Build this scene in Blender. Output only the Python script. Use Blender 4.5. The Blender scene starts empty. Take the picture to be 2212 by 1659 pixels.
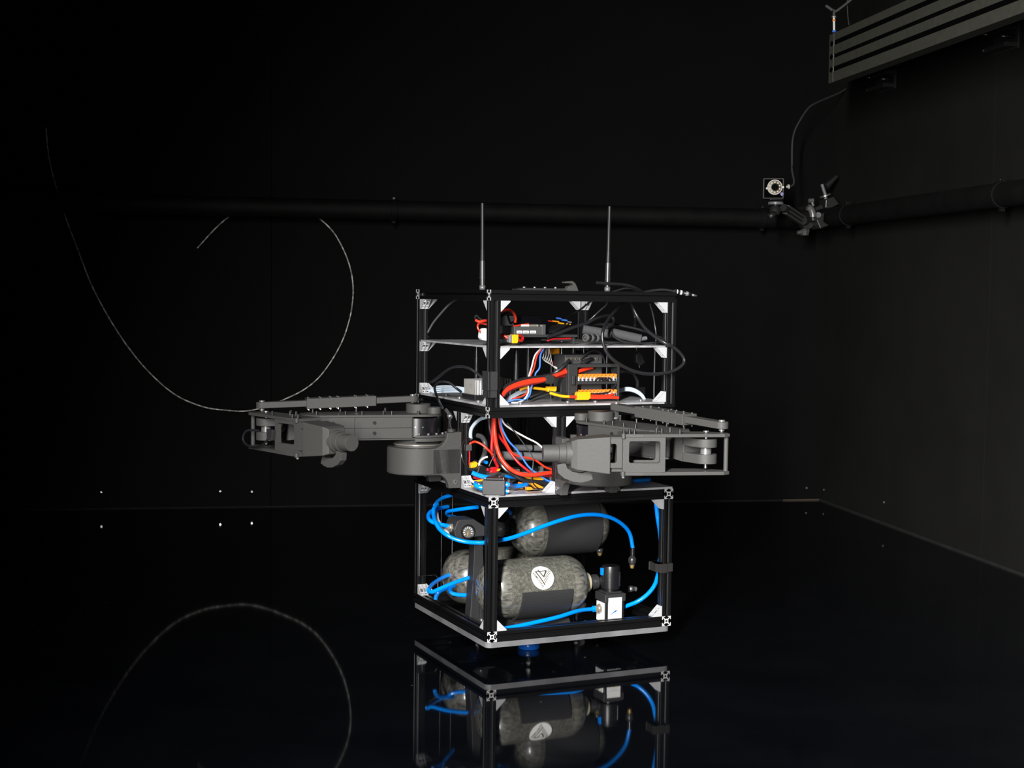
import bpy, bmesh, math, random
from mathutils import Vector, Matrix
random.seed(7)
scene = bpy.context.scene
COL = scene.collection

# ------------------------------------------------------------------ camera
F_PX, PITCH, ROLL, CAM_H = 3147.85, 0.060636, 0.012274, 0.7022
cam_data = bpy.data.cameras.new('camera')
cam_data.sensor_width = 36.0
cam_data.lens = F_PX * 36.0 / 2212.0
cam_data.clip_start = 0.05
cam = bpy.data.objects.new('camera', cam_data)
COL.objects.link(cam)
fw = Vector((0, math.cos(PITCH), -math.sin(PITCH)))
up0 = Vector((0, math.sin(PITCH), math.cos(PITCH)))
rt0 = Vector((1, 0, 0))
rt = rt0 * math.cos(ROLL) + up0 * math.sin(ROLL)
upv = up0 * math.cos(ROLL) - rt0 * math.sin(ROLL)
m = Matrix.Identity(4)
for i in range(3):
    m[i][0], m[i][1], m[i][2] = rt[i], upv[i], -fw[i]
m[0][3], m[1][3], m[2][3] = 0, 0, CAM_H
cam.matrix_world = m
scene.camera = cam

# ------------------------------------------------------------------ world, light, exposure
world = bpy.data.worlds.new('dark_room')
world.use_nodes = True
world.node_tree.nodes['Background'].inputs[0].default_value = (0.0, 0.0, 0.0, 1)
world.node_tree.nodes['Background'].inputs[1].default_value = 0.0
scene.world = world
# the photographer's tall gridded strip softbox, on a stand left of the camera, turned towards the room's right corner
strip = bpy.data.lights.new('strip_softbox', 'AREA')
strip.shape = 'RECTANGLE'; strip.size = 0.16; strip.size_y = 1.40
strip.energy = 73; strip.spread = math.radians(80); strip.color = (1.0, 0.985, 0.96)
so = bpy.data.objects.new('strip_softbox', strip); COL.objects.link(so)
so.location = (-0.48, 0.0, 1.17)
so.rotation_euler = Vector((math.sin(math.radians(27.5)), math.cos(math.radians(27.5)), -0.36)).to_track_quat('-Z', 'Y').to_euler()
vs = scene.view_settings
vs.view_transform = 'Standard'; vs.look = 'None'; vs.gamma = 1.0
vs.exposure = 0.0; vs.use_curve_mapping = False

# ------------------------------------------------------------------ materials
MATS = {}
def mat(name, col, rough=0.5, metal=0.0, spec=0.5, coat=0.0, noise=0.0, nscale=200.0, bump=0.0, bscale=800.0, trans=0.0, ior=1.5, coat_rough=0.05):
    mt = bpy.data.materials.new(name); mt.use_nodes = True
    nt = mt.node_tree; b = nt.nodes['Principled BSDF']
    b.inputs['Base Color'].default_value = (*col, 1)
    b.inputs['Roughness'].default_value = rough
    b.inputs['Metallic'].default_value = metal
    b.inputs['Specular IOR Level'].default_value = spec
    b.inputs['Coat Weight'].default_value = coat
    b.inputs['Coat Roughness'].default_value = coat_rough
    b.inputs['Transmission Weight'].default_value = trans
    b.inputs['IOR'].default_value = ior
    if noise or bump:
        tc = nt.nodes.new('ShaderNodeTexCoord')
    if noise:
        n = nt.nodes.new('ShaderNodeTexNoise'); n.inputs['Scale'].default_value = nscale
        n.inputs['Detail'].default_value = 4
        nt.links.new(tc.outputs['Object'], n.inputs['Vector'])
        r = nt.nodes.new('ShaderNodeValToRGB')
        r.color_ramp.elements[0].position = 0.3; r.color_ramp.elements[1].position = 0.7
        r.color_ramp.elements[0].color = (*[c * (1 - noise) for c in col], 1)
        r.color_ramp.elements[1].color = (*[min(1, c * (1 + noise)) for c in col], 1)
        nt.links.new(n.outputs['Fac'], r.inputs['Fac'])
        nt.links.new(r.outputs['Color'], b.inputs['Base Color'])
    if bump:
        n2 = nt.nodes.new('ShaderNodeTexNoise'); n2.inputs['Scale'].default_value = bscale
        nt.links.new(tc.outputs['Object'], n2.inputs['Vector'])
        bp = nt.nodes.new('ShaderNodeBump'); bp.inputs['Strength'].default_value = bump
        bp.inputs['Distance'].default_value = 0.001
        nt.links.new(n2.outputs['Fac'], bp.inputs['Height'])
        nt.links.new(bp.outputs['Normal'], b.inputs['Normal'])
    MATS[name] = mt
    return mt
mat('anodised_black', (0.0035, 0.0035, 0.004), 0.30, 0, 0.75, ior=1.55)
mat('black_bolt', (0.014, 0.014, 0.014), 0.30, 0, 0.8)
mat('cut_aluminium', (0.50, 0.50, 0.50), 0.45, 0, 0.5, noise=0.12, nscale=400)
mat('cast_aluminium', (0.42, 0.425, 0.44), 0.42, 0, 0.5, bump=0.15, bscale=900)
mat('recess_dark', (0.03, 0.03, 0.032), 0.5)
mat('printed_nylon', (0.054, 0.0536, 0.0515), 0.50, 0, 0.30, noise=0.15, nscale=900, bump=0.32, bscale=1700)
mat('printed_black', (0.021, 0.021, 0.022), 0.55, 0, 0.45, noise=0.15, nscale=700, bump=0.25, bscale=1500)
mat('plastic_black', (0.008, 0.008, 0.009), 0.35, 0, 0.5)
mat('gloss_black', (0.004, 0.004, 0.006), 0.12, 0, 0.7)
mat('motor_black', (0.004, 0.004, 0.006), 0.27, 0, 1.0)
mat('device_grey', (0.055, 0.055, 0.057), 0.45)
mat('whip_black', (0.010, 0.010, 0.011), 0.45, 0, 0.4)
mat('gunmetal', (0.028, 0.028, 0.029), 0.32, 0, 0.8)
mat('rubber_cable', (0.014, 0.014, 0.016), 0.30, 0, 0.55)
mat('grey_cable', (0.045, 0.045, 0.05), 0.35, 0, 0.5)
mat('red_wire', (0.62, 0.035, 0.012), 0.35)
mat('dark_red_wire', (0.50, 0.010, 0.014), 0.35)
mat('blue_hose', (0.0, 0.24, 0.90), 0.22, 0, 0.5)
mat('blue_wire', (0.05, 0.19, 0.70), 0.35)
mat('white_wire', (0.62, 0.61, 0.60), 0.4)
mat('pale_hose', (0.42, 0.50, 0.58), 0.3)
mat('yellow_plastic', (0.75, 0.38, 0.006), 0.40)
mat('amber_plastic', (0.72, 0.26, 0.010), 0.35)
mat('orange_lever', (0.85, 0.22, 0.02), 0.35)
mat('clear_plastic', (0.42, 0.42, 0.44), 0.15, 0, 0.6)
mat('grey_plastic', (0.16, 0.16, 0.18), 0.4)
mat('white_label', (0.72, 0.72, 0.70), 0.5)
mat('sticker_white', (0.82, 0.82, 0.78), 0.45)
mat('sticker_ink', (0.055, 0.05, 0.035), 0.5)
mat('ink_blue', (0.02, 0.13, 0.42), 0.5)
mat('ink_pale', (0.45, 0.50, 0.55), 0.5)
mat('ink_orange', (0.7, 0.35, 0.12), 0.5)
mat('steel', (0.55, 0.55, 0.55), 0.28, 0.9, 0.5)
mat('dull_steel', (0.20, 0.20, 0.20), 0.35, 0.5, 0.5)
mat('brass', (0.70, 0.48, 0.18), 0.3, 0.8)
mat('nickel', (0.55, 0.50, 0.42), 0.25, 0.7)
mat('raw_block', (0.30, 0.29, 0.27), 0.45, 0, 0.5, noise=0.12, nscale=60, bump=0.1)
mat('cream_collar', (0.46, 0.42, 0.28), 0.35)
mat('foam', (0.060, 0.060, 0.062), 0.85, 0, 0.2, noise=0.3, nscale=900, bump=0.8, bscale=1200)
mat('dark_tube', (0.012, 0.012, 0.013), 0.25, 0, 0.55)
mat('motor_grey', (0.15, 0.15, 0.155), 0.4, 0, 0.5)
mat('bearing_blue', (0.005, 0.07, 0.32), 0.25, 0, 0.6)
mat('hook_and_loop', (0.017, 0.0165, 0.0155), 0.75, 0, 0.3, bump=0.5)
mat('pipe_black', (0.0030, 0.0030, 0.0030), 0.7, 0, 0.15, noise=0.3, nscale=20)
mat('clamp_black', (0.018, 0.018, 0.018), 0.4, 0, 0.5)
mat('beam_alu', (0.056, 0.056, 0.046), 0.45, 0, 0.4, noise=0.10, nscale=50)
mat('lens_glass', (0.006, 0.006, 0.006), 0.08, 0, 0.8)
mat('camera_ring', (0.42, 0.39, 0.35), 0.4)
mat('led_amber', (0.85, 0.72, 0.42), 0.25)
mat('violet_mark', (0.16, 0.13, 0.42), 0.4)
mat('seam_black', (0.0015, 0.0015, 0.0015), 0.9, 0, 0.02)
mat('acrylic', (0.93, 0.95, 0.97), 0.03, 0, 0.5, trans=1.0, ior=1.35)
mat('acrylic_edge', (0.135, 0.135, 0.142), 0.5, 0, 0.4, noise=0.35, nscale=14)
mat('panel_edge', (0.36, 0.36, 0.38), 0.5)

def deck_material():
    mt = mat('deck_grey', (0.2, 0.2, 0.21), 0.33)
    nt = mt.node_tree; b = nt.nodes['Principled BSDF']
    tc = nt.nodes.new('ShaderNodeTexCoord')
    n = nt.nodes.new('ShaderNodeTexNoise'); n.inputs['Scale'].default_value = 22; n.inputs['Detail'].default_value = 6
    nt.links.new(tc.outputs['Object'], n.inputs['Vector'])
    r = nt.nodes.new('ShaderNodeValToRGB')
    r.color_ramp.elements[0].position = 0.32; r.color_ramp.elements[0].color = (0.21, 0.208, 0.215, 1)
    r.color_ramp.elements[1].position = 0.58; r.color_ramp.elements[1].color = (0.40, 0.395, 0.405, 1)
    nt.links.new(n.outputs['Fac'], r.inputs['Fac']); nt.links.new(r.outputs['Color'], b.inputs['Base Color'])
deck_material()

def composite_material(name, streak):
    # grey fibre composite; printed ring motif on the barrel, wound filament streaks on the domes
    mt = mat(name, (0.1, 0.1, 0.09), 0.38, 0, 0.5, coat=0.6, coat_rough=0.12)
    nt = mt.node_tree; b = nt.nodes['Principled BSDF']; L = nt.links
    tc = nt.nodes.new('ShaderNodeTexCoord')
    mp = nt.nodes.new('ShaderNodeMapping'); L.new(tc.outputs['Object'], mp.inputs['Vector'])
    big = nt.nodes.new('ShaderNodeTexNoise'); big.inputs['Scale'].default_value = 140 if not streak else 26
    big.inputs['Detail'].default_value = 8; big.inputs['Roughness'].default_value = 0.7
    big.inputs['Distortion'].default_value = 0.5
    if streak:
        mp.inputs['Scale'].default_value = (0.55, 4.2, 3.4); mp.inputs['Rotation'].default_value = (0.0, 0.25, 0.2)
    L.new(mp.outputs['Vector'], big.inputs['Vector'])
    r = nt.nodes.new('ShaderNodeValToRGB')
    if streak:
        r.color_ramp.elements[0].position = 0.36; r.color_ramp.elements[0].color = (0.018, 0.018, 0.016, 1)
        r.color_ramp.elements[1].position = 0.72; r.color_ramp.elements[1].color = (0.26, 0.252, 0.215, 1)
    else:
        r.color_ramp.elements[0].position = 0.32; r.color_ramp.elements[0].color = (0.050, 0.049, 0.041, 1)
        r.color_ramp.elements[1].position = 0.72; r.color_ramp.elements[1].color = (0.125, 0.122, 0.102, 1)
    L.new(big.outputs['Fac'], r.inputs['Fac'])
    out = r.outputs['Color']
    if not streak:
        vo = nt.nodes.new('ShaderNodeTexVoronoi'); vo.inputs['Scale'].default_value = 165
        vo.inputs['Randomness'].default_value = 1.0
        L.new(tc.outputs['Object'], vo.inputs['Vector'])
        rr = nt.nodes.new('ShaderNodeValToRGB')
        e = rr.color_ramp.elements
        e[0].position = 0.22; e[0].color = (0, 0, 0, 1)
        e[1].position = 0.52; e[1].color = (0, 0, 0, 1)
        k = e.new(0.37); k.color = (1, 1, 1, 1)
        L.new(vo.outputs['Distance'], rr.inputs['Fac'])
        mx = nt.nodes.new('ShaderNodeMixRGB'); mx.inputs['Color2'].default_value = (0.24, 0.235, 0.195, 1)
        ml = nt.nodes.new('ShaderNodeMath'); ml.operation = 'MULTIPLY'; ml.inputs[1].default_value = 0.42
        L.new(rr.outputs['Color'], ml.inputs[0]); L.new(ml.outputs[0], mx.inputs['Fac'])
        L.new(out, mx.inputs['Color1']); out = mx.outputs['Color']
    L.new(out, b.inputs['Base Color'])
composite_material('composite_barrel', False)
composite_material('composite_dome', True)

def floor_material():
    mt = mat('floor_epoxy', (0.0028, 0.0031, 0.0042), 0.035, 0, 0.5, ior=1.5)
    nt = mt.node_tree; b = nt.nodes['Principled BSDF']; L = nt.links
    tc = nt.nodes.new('ShaderNodeTexCoord')
    # dust specks and thin scratches lying on the coating
    vo = nt.nodes.new('ShaderNodeTexVoronoi'); vo.inputs['Scale'].default_value = 13
    L.new(tc.outputs['Object'], vo.inputs['Vector'])
    lt = nt.nodes.new('ShaderNodeMath'); lt.operation = 'LESS_THAN'; lt.inputs[1].default_value = 0.03
    L.new(vo.outputs['Distance'], lt.inputs[0])
    wn = nt.nodes.new('ShaderNodeTexNoise'); wn.inputs['Scale'].default_value = 1.7
    L.new(tc.outputs['Object'], wn.inputs['Vector'])
    gt = nt.nodes.new('ShaderNodeMath'); gt.operation = 'GREATER_THAN'; gt.inputs[1].default_value = 0.53
    L.new(wn.outputs['Fac'], gt.inputs[0])
    mu = nt.nodes.new('ShaderNodeMath'); mu.operation = 'MULTIPLY'
    L.new(lt.outputs[0], mu.inputs[0]); L.new(gt.outputs[0], mu.inputs[1])
    sm = nt.nodes.new('ShaderNodeTexNoise'); sm.inputs['Scale'].default_value = 5; sm.inputs['Detail'].default_value = 8
    L.new(tc.outputs['Object'], sm.inputs['Vector'])
    r = nt.nodes.new('ShaderNodeValToRGB')
    r.color_ramp.elements[0].position = 0.35; r.color_ramp.elements[0].color = (0.0013, 0.0016, 0.0025, 1)
    r.color_ramp.elements[1].position = 0.75; r.color_ramp.elements[1].color = (0.0026, 0.0029, 0.0042, 1)
    L.new(sm.outputs['Fac'], r.inputs['Fac'])
    mx = nt.nodes.new('ShaderNodeMixRGB'); mx.inputs['Color2'].default_value = (0.05, 0.05, 0.052, 1)
    L.new(mu.outputs[0], mx.inputs['Fac']); L.new(r.outputs['Color'], mx.inputs['Color1'])
    L.new(mx.outputs['Color'], b.inputs['Base Color'])
floor_material()

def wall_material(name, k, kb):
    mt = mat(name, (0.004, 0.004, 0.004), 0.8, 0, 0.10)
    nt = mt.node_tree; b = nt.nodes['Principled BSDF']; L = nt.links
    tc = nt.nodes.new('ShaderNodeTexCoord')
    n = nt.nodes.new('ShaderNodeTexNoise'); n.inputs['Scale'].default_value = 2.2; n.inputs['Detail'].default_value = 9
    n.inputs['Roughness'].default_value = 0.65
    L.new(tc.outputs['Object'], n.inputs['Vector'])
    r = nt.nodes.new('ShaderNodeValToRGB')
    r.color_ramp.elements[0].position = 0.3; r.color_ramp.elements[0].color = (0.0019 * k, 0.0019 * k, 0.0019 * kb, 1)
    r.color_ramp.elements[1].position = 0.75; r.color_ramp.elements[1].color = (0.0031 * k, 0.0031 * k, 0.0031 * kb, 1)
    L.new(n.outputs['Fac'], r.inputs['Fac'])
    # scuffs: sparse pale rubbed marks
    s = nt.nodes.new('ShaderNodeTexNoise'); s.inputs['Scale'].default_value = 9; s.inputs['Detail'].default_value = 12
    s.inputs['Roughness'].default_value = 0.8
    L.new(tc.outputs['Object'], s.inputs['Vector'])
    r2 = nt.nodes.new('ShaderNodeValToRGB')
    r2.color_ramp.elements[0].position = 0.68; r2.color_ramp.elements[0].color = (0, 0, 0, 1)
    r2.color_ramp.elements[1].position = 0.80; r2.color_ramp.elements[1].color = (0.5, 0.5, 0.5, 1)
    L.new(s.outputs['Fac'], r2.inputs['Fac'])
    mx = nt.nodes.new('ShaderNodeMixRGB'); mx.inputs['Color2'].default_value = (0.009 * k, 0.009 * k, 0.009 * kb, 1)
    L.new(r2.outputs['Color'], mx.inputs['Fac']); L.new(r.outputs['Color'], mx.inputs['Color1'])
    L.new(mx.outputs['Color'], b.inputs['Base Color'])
wall_material('wall_paint', 1.0, 1.03)
wall_material('wall_paint_warm_lit', 3.6, 3.4)  # right wall's copy: warmer, and lightened to imitate the stronger light reaching it

def tether_material():  # pale speckle in the colour stands in for glints on a dark cord
    mt = mat('tether_glints', (0.03, 0.03, 0.03), 0.35, 0.3, 0.5)
    nt = mt.node_tree; b = nt.nodes['Principled BSDF']; L = nt.links
    tc = nt.nodes.new('ShaderNodeTexCoord')
    n = nt.nodes.new('ShaderNodeTexNoise'); n.inputs['Scale'].default_value = 70; n.inputs['Detail'].default_value = 3
    L.new(tc.outputs['Object'], n.inputs['Vector'])
    r = nt.nodes.new('ShaderNodeValToRGB')
    r.color_ramp.elements[0].position = 0.42; r.color_ramp.elements[0].color = (0.30, 0.30, 0.29, 1)
    r.color_ramp.elements[1].position = 0.66; r.color_ramp.elements[1].color = (1.0, 0.98, 0.90, 1)
    L.new(n.outputs['Fac'], r.inputs['Fac']); L.new(r.outputs['Color'], b.inputs['Base Color'])
tether_material()

# ------------------------------------------------------------------ mesh helpers
def catmull(pts, sub):
    pts = [Vector(q) for q in pts]
    if len(pts) < 3 or sub <= 1:
        return pts
    P = [pts[0] * 2 - pts[1]] + pts + [pts[-1] * 2 - pts[-2]]
    out = []
    for i in range(1, len(P) - 2):
        p0, p1, p2, p3 = P[i - 1], P[i], P[i + 1], P[i + 2]
        for k in range(sub):
            t = k / sub
            out.append(0.5 * ((2 * p1) + (p2 - p0) * t + (2 * p0 - 5 * p1 + 4 * p2 - p3) * t * t + (3 * p1 - p0 - 3 * p2 + p3) * t ** 3))
    out.append(pts[-1])
    return out

class MB:
    def __init__(s):
        s.v = []; s.f = []; s.mi = []; s.sm = []
    def _add(s, verts, faces, mi=0, smooth=False):
        o = len(s.v); s.v += [tuple(q) for q in verts]
        for f in faces:
            s.f.append([o + i for i in f]); s.mi.append(mi); s.sm.append(smooth)
        return s
    def box(s, a0, a1, b0, b1, z0, z1, mi=0, M=None):
        vs_ = [(x, y, z) for z in (z0, z1) for y in (b0, b1) for x in (a0, a1)]
        if M: vs_ = [M(*q) for q in vs_]
        return s._add(vs_, [(0, 2, 3, 1), (4, 5, 7, 6), (0, 1, 5, 4), (2, 6, 7, 3), (0, 4, 6, 2), (1, 3, 7, 5)], mi)
    def prism(s, poly, h0, h1, M, mi=0, mcap=None, smooth=False):
        n = len(poly)
        vs_ = [M(x, y, h0) for x, y in poly] + [M(x, y, h1) for x, y in poly]
        s._add(vs_, [(i, (i + 1) % n, n + (i + 1) % n, n + i) for i in range(n)], mi, smooth)
        o = len(s.v) - 2 * n
        for k in (0, n):
            s.f.append([o + k + i for i in range(n)]); s.mi.append(mi if mcap is None else mcap); s.sm.append(False)
        return s
    def cyl(s, p0, p1, r0, r1=None, seg=20, mi=0, mcap=None):
        p0, p1 = Vector(p0), Vector(p1); r1 = r0 if r1 is None else r1
        ax = (p1 - p0).normalized(); t = Vector((1, 0, 0)) if abs(ax.x) < .8 else Vector((0, 1, 0))
        e1 = ax.cross(t).normalized(); e2 = ax.cross(e1)
        vs_ = []
        for p, r in ((p0, r0), (p1, r1)):
            vs_ += [p + e1 * (r * math.cos(6.28318530718 * i / seg)) + e2 * (r * math.sin(6.28318530718 * i / seg)) for i in range(seg)]
        s._add(vs_, [(i, (i + 1) % seg, seg + (i + 1) % seg, seg + i) for i in range(seg)], mi, True)
        o = len(s.v) - 2 * seg
        for k in (0, seg):
            s.f.append([o + k + i for i in range(seg)]); s.mi.append(mi if mcap is None else mcap); s.sm.append(False)
        return s
    def lathe(s, prof, org, axis, seg=40, mi=0, a0=0.0, a1=None, e1=None):
        """prof: (t along axis, radius)."""
        org, ax = Vector(org), Vector(axis).normalized()
        if e1 is None:
            t = Vector((0, 0, 1)) if abs(ax.z) < .8 else Vector((1, 0, 0))
            e1 = (t - ax * t.dot(ax)).normalized()
        else:
            e1 = Vector(e1)
        e2 = ax.cross(e1); full = a1 is None; n = seg if full else seg + 1
        A1 = a0 + 6.28318530718 if full else a1
        vs_ = []
        for t, r in prof:
            for i in range(n):
                an = a0 + (A1 - a0) * i / seg
                vs_.append(org + ax * t + (e1 * math.cos(an) + e2 * math.sin(an)) * r)
        fs = []
        for j in range(len(prof) - 1):
            for i in range(seg):
                i2 = (i + 1) % n
                fs.append((j * n + i, j * n + i2, (j + 1) * n + i2, (j + 1) * n + i))
        return s._add(vs_, fs, mi, True)
    def tube(s, pts, r, seg=10, sub=7, mi=0, taper=None):
        P = catmull(pts, sub); n = len(P)
        tan = [(P[min(i + 1, n - 1)] - P[max(i - 1, 0)]).normalized() for i in range(n)]
        t = Vector((0, 0, 1)) if abs(tan[0].z) < .9 else Vector((1, 0, 0))
        e = (t - tan[0] * t.dot(tan[0])).normalized()
        vs_ = []
        for i in range(n):
            e = (e - tan[i] * e.dot(tan[i])).normalized(); g = tan[i].cross(e)
            rr = r if taper is None else r * taper(i / (n - 1))
            vs_ += [P[i] + e * (rr * math.cos(6.28318530718 * k / seg)) + g * (rr * math.sin(6.28318530718 * k / seg)) for k in range(seg)]
        fs = [(i * seg + k, i * seg + (k + 1) % seg, (i + 1) * seg + (k + 1) % seg, (i + 1) * seg + k) for i in range(n - 1) for k in range(seg)]
        s._add(vs_, fs, mi, True)
        o = len(s.v) - n * seg
        s.f.append([o + k for k in range(seg)]); s.mi.append(mi); s.sm.append(False)
        s.f.append([o + (n - 1) * seg + k for k in range(seg)]); s.mi.append(mi); s.sm.append(False)
        return s
    def mesh(s, name, mats, off=(0, 0, 0)):
        me = bpy.data.meshes.new(name)
        o = Vector(off)
        me.from_pydata([Vector(q) - o for q in s.v], [], s.f)
        for mm in mats: me.materials.append(MATS[mm])
        for i, pl in enumerate(me.polygons):
            pl.material_index = s.mi[i]; pl.use_smooth = s.sm[i]
        bm = bmesh.new(); bm.from_mesh(me)
        bmesh.ops.recalc_face_normals(bm, faces=bm.faces[:])
        for e_ in bm.edges:
            if len(e_.link_faces) == 2 and e_.calc_face_angle(0) > 0.6: e_.smooth = False
        bm.to_mesh(me); bm.free(); me.update()
        return me

# frames: the robot's own axes (a along its wide face, b into depth) and the room's axes
RYAW, RORG = 0.4228, Vector((-0.04097, 2.72149, 0))
WYAW, WORG = 0.17255, Vector((1.08161, 5.06904, 0))
def frame_matrix(fr):
    y, o = (RYAW, RORG) if fr == 'robot' else (WYAW, WORG)
    return Matrix.Translation(o) @ Matrix.Rotation(y, 4, 'Z')
FR = {k: frame_matrix(k) for k in ('robot', 'room')}
def props(o, label, cat, group=None):
    o['label'] = label; o['category'] = cat
    if group: o['group'] = group
class Thing:
    """An Empty at the thing's base carrying its parts."""
    def __init__(s, name, label, cat, base, fr='robot', group=None):
        s.base = Vector(base); s.fr = fr
        s.o = bpy.data.objects.new(name, None); s.o.empty_display_size = 0.02
        COL.objects.link(s.o)
        s.o.matrix_world = FR[fr] @ Matrix.Translation(s.base)
        props(s.o, label, cat, group)
    def part(s, name, mb, mats, parent=None, bevel=0, label=None, kind=None):
        mats = [mats] if isinstance(mats, str) else mats
        o = bpy.data.objects.new(name, mb.mesh(name, mats, s.base)); COL.objects.link(o)
        o.parent = parent or s.o
        if bevel: add_bevel(o, bevel)
        if label: o['label'] = label
        if kind: o['kind'] = kind
        return o
    def inst(s, name, me, M, parent=None):
        o = bpy.data.objects.new(name, me); COL.objects.link(o); o.parent = parent or s.o
        o.matrix_local = Matrix.Translation(-s.base) @ M if parent is None else M
        return o
def add_bevel(o, w, seg=2):
    md = o.modifiers.new('bevel', 'BEVEL'); md.width = w; md.segments = seg
    md.limit_method = 'ANGLE'; md.angle_limit = 0.7; md.harden_normals = False
def single(name, label, cat, mb, mats, fr='robot', group=None, bevel=0, base=None):
    mats = [mats] if isinstance(mats, str) else mats
    if base is None:
        xs = [q[0] for q in mb.v]; ys = [q[1] for q in mb.v]; zs = [q[2] for q in mb.v]
        base = ((min(xs) + max(xs)) / 2, (min(ys) + max(ys)) / 2, min(zs))
    o = bpy.data.objects.new(name, mb.mesh(name, mats, base)); COL.objects.link(o)
    o.matrix_world = FR[fr] @ Matrix.Translation(Vector(base))
    props(o, label, cat, group)
    if bevel: add_bevel(o, bevel)
    return o
def structure(name, mb, mats, fr='room'):
    mats = [mats] if isinstance(mats, str) else mats
    o = bpy.data.objects.new(name, mb.mesh(name, mats)); COL.objects.link(o)
    o.matrix_world = FR[fr]; o['kind'] = 'structure'
    return o
def child(o, name, mb, mats):
    mats = [mats] if isinstance(mats, str) else mats
    c = bpy.data.objects.new(name, mb.mesh(name, mats)); COL.objects.link(c); c.parent = o
    return c
def hose(name, label, pts, r, material, cat='cable', group=None, seg=10, sub=7, fr='robot', cat2=None):
    return single(name, label, cat, MB().tube(pts, r, seg, sub), material, fr, group)
ID = lambda x, y, z: (x, y, z)

# ------------------------------------------------------------------ the room
fl = structure('floor', MB().box(-5.5, 0.3, -6.5, 0.3, -0.06, 0.0), 'floor_epoxy')
wb = structure('wall_back', MB().box(-5.5, 0.3, 0.012, 0.2, 0.0, 3.0), 'seam_black')
for i, (x0, x1) in enumerate(((-5.5, -3.797), (-3.795, -1.8965), (-1.8945, 0.0))):
    child(wb, 'wall_panel', MB().box(x0, x1, 0.0, 0.02, 0.0, 3.0), 'wall_paint')
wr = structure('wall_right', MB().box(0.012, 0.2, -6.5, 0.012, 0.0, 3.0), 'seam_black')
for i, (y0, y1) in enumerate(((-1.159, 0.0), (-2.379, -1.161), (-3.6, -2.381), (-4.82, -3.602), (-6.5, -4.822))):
    child(wr, 'wall_panel', MB().box(0.0, 0.02, y0, y1, 0.0, 3.0), 'wall_paint_warm_lit')
structure('ceiling', MB().box(-5.5, 0.3, -6.5, 0.3, 3.0, 3.1), 'wall_paint')
for (x, z) in [(q[0], q[2]) for q in [(-2.0577, 0.0000, 0.0545), (-1.9568, 0.0000, 0.0519), (-2.4327, 0.0000, 0.0557), (-0.0493, -0.0000, 0.0439), (-1.2605, 0.0000, 0.0598)]]:
    child(wb, 'screw', MB().cyl((x, 0.002, z), (x, -0.003, z), 0.0042, 0.0035, 12), 'steel')
for (y, z) in [(q[1], q[2]) for q in [(-0.0000, -0.0386, 0.0420), (-0.0000, -0.5320, 0.0687)]]:
    child(wr, 'screw', MB().cyl((0.002, y, z), (-0.003, y, z), 0.0042, 0.0035, 12), 'steel')
# pale sealing strip and gathered dust where the walls meet the floor
def dusty():
    mt = mat('floor_dust', (0.03, 0.03, 0.028), 0.8)
    nt = mt.node_tree; b = nt.nodes['Principled BSDF']
    tc = nt.nodes.new('ShaderNodeTexCoord'); n = nt.nodes.new('ShaderNodeTexNoise'); n.inputs['Scale'].default_value = 14; n.inputs['Detail'].default_value = 8
    nt.links.new(tc.outputs['Object'], n.inputs['Vector'])
    r = nt.nodes.new('ShaderNodeValToRGB')
    r.color_ramp.elements[0].position = 0.45; r.color_ramp.elements[0].color = (0.002, 0.002, 0.002, 1)
    r.color_ramp.elements[1].position = 0.70; r.color_ramp.elements[1].color = (0.007, 0.0068, 0.0065, 1)
    nt.links.new(n.outputs['Fac'], r.inputs['Fac']); nt.links.new(r.outputs['Color'], b.inputs['Base Color'])
dusty()
mat('sealant', (0.05, 0.038, 0.028), 0.6)
structure('trim_1', MB().prism([(-.004, 0), (0, 0), (0, .005)], -.135, -.0, lambda y, z, h: (h, y, z)), 'sealant')
structure('trim_2', MB().prism([(-.005, 0), (0, 0), (0, .006)], -6.0, -.003, lambda x, z, h: (x, h, z)), 'floor_dust')
structure('trim_3', MB().prism([(-.004, 0), (0, 0), (0, .004)], -5.0, -.136, lambda y, z, h: (h, y, z)), 'floor_dust')

# ------------------------------------------------------------------ robot frame
PROFILE = []
for k in range(4):
    side = [(9.65, 9.93), (9.2, 10), (3.8, 10), (3.2, 9.8), (3.0, 9.2), (3.0, 8.5), (6.9, 8.5), (2.9, 4.4), (-2.9, 4.4), (-6.9, 8.5), (-3.0, 8.5), (-3.0, 9.2), (-3.2, 9.8), (-3.8, 10), (-9.2, 10), (-9.65, 9.93)]
    c_, s_ = math.cos(k * math.pi / 2), math.sin(k * math.pi / 2)
    PROFILE += [((x * c_ - y * s_) / 1000, (x * s_ + y * c_) / 1000) for x, y in side]
RAILS = {}
def rail_mesh(length):
    key = round(length, 4)
    if key not in RAILS:
        mb = MB().prism(PROFILE, 0, length, ID, 0, 1)
        for z in (-0.0002, length - 0.0001):
            mb.cyl((0, 0, z), (0, 0, z + 0.0003), 0.0024, seg=10, mi=2)
        RAILS[key] = mb.mesh('rail', ['anodised_black', 'cut_aluminium', 'recess_dark'])
    return RAILS[key]
AX = {'a': Matrix(((0, 0, 1, 0), (1, 0, 0, 0), (0, 1, 0, 0), (0, 0, 0, 1))),
      'b': Matrix(((1, 0, 0, 0), (0, 0, 1, 0), (0, -1, 0, 0), (0, 0, 0, 1))).copy(),
      'z': Matrix.Identity(4)}
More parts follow.
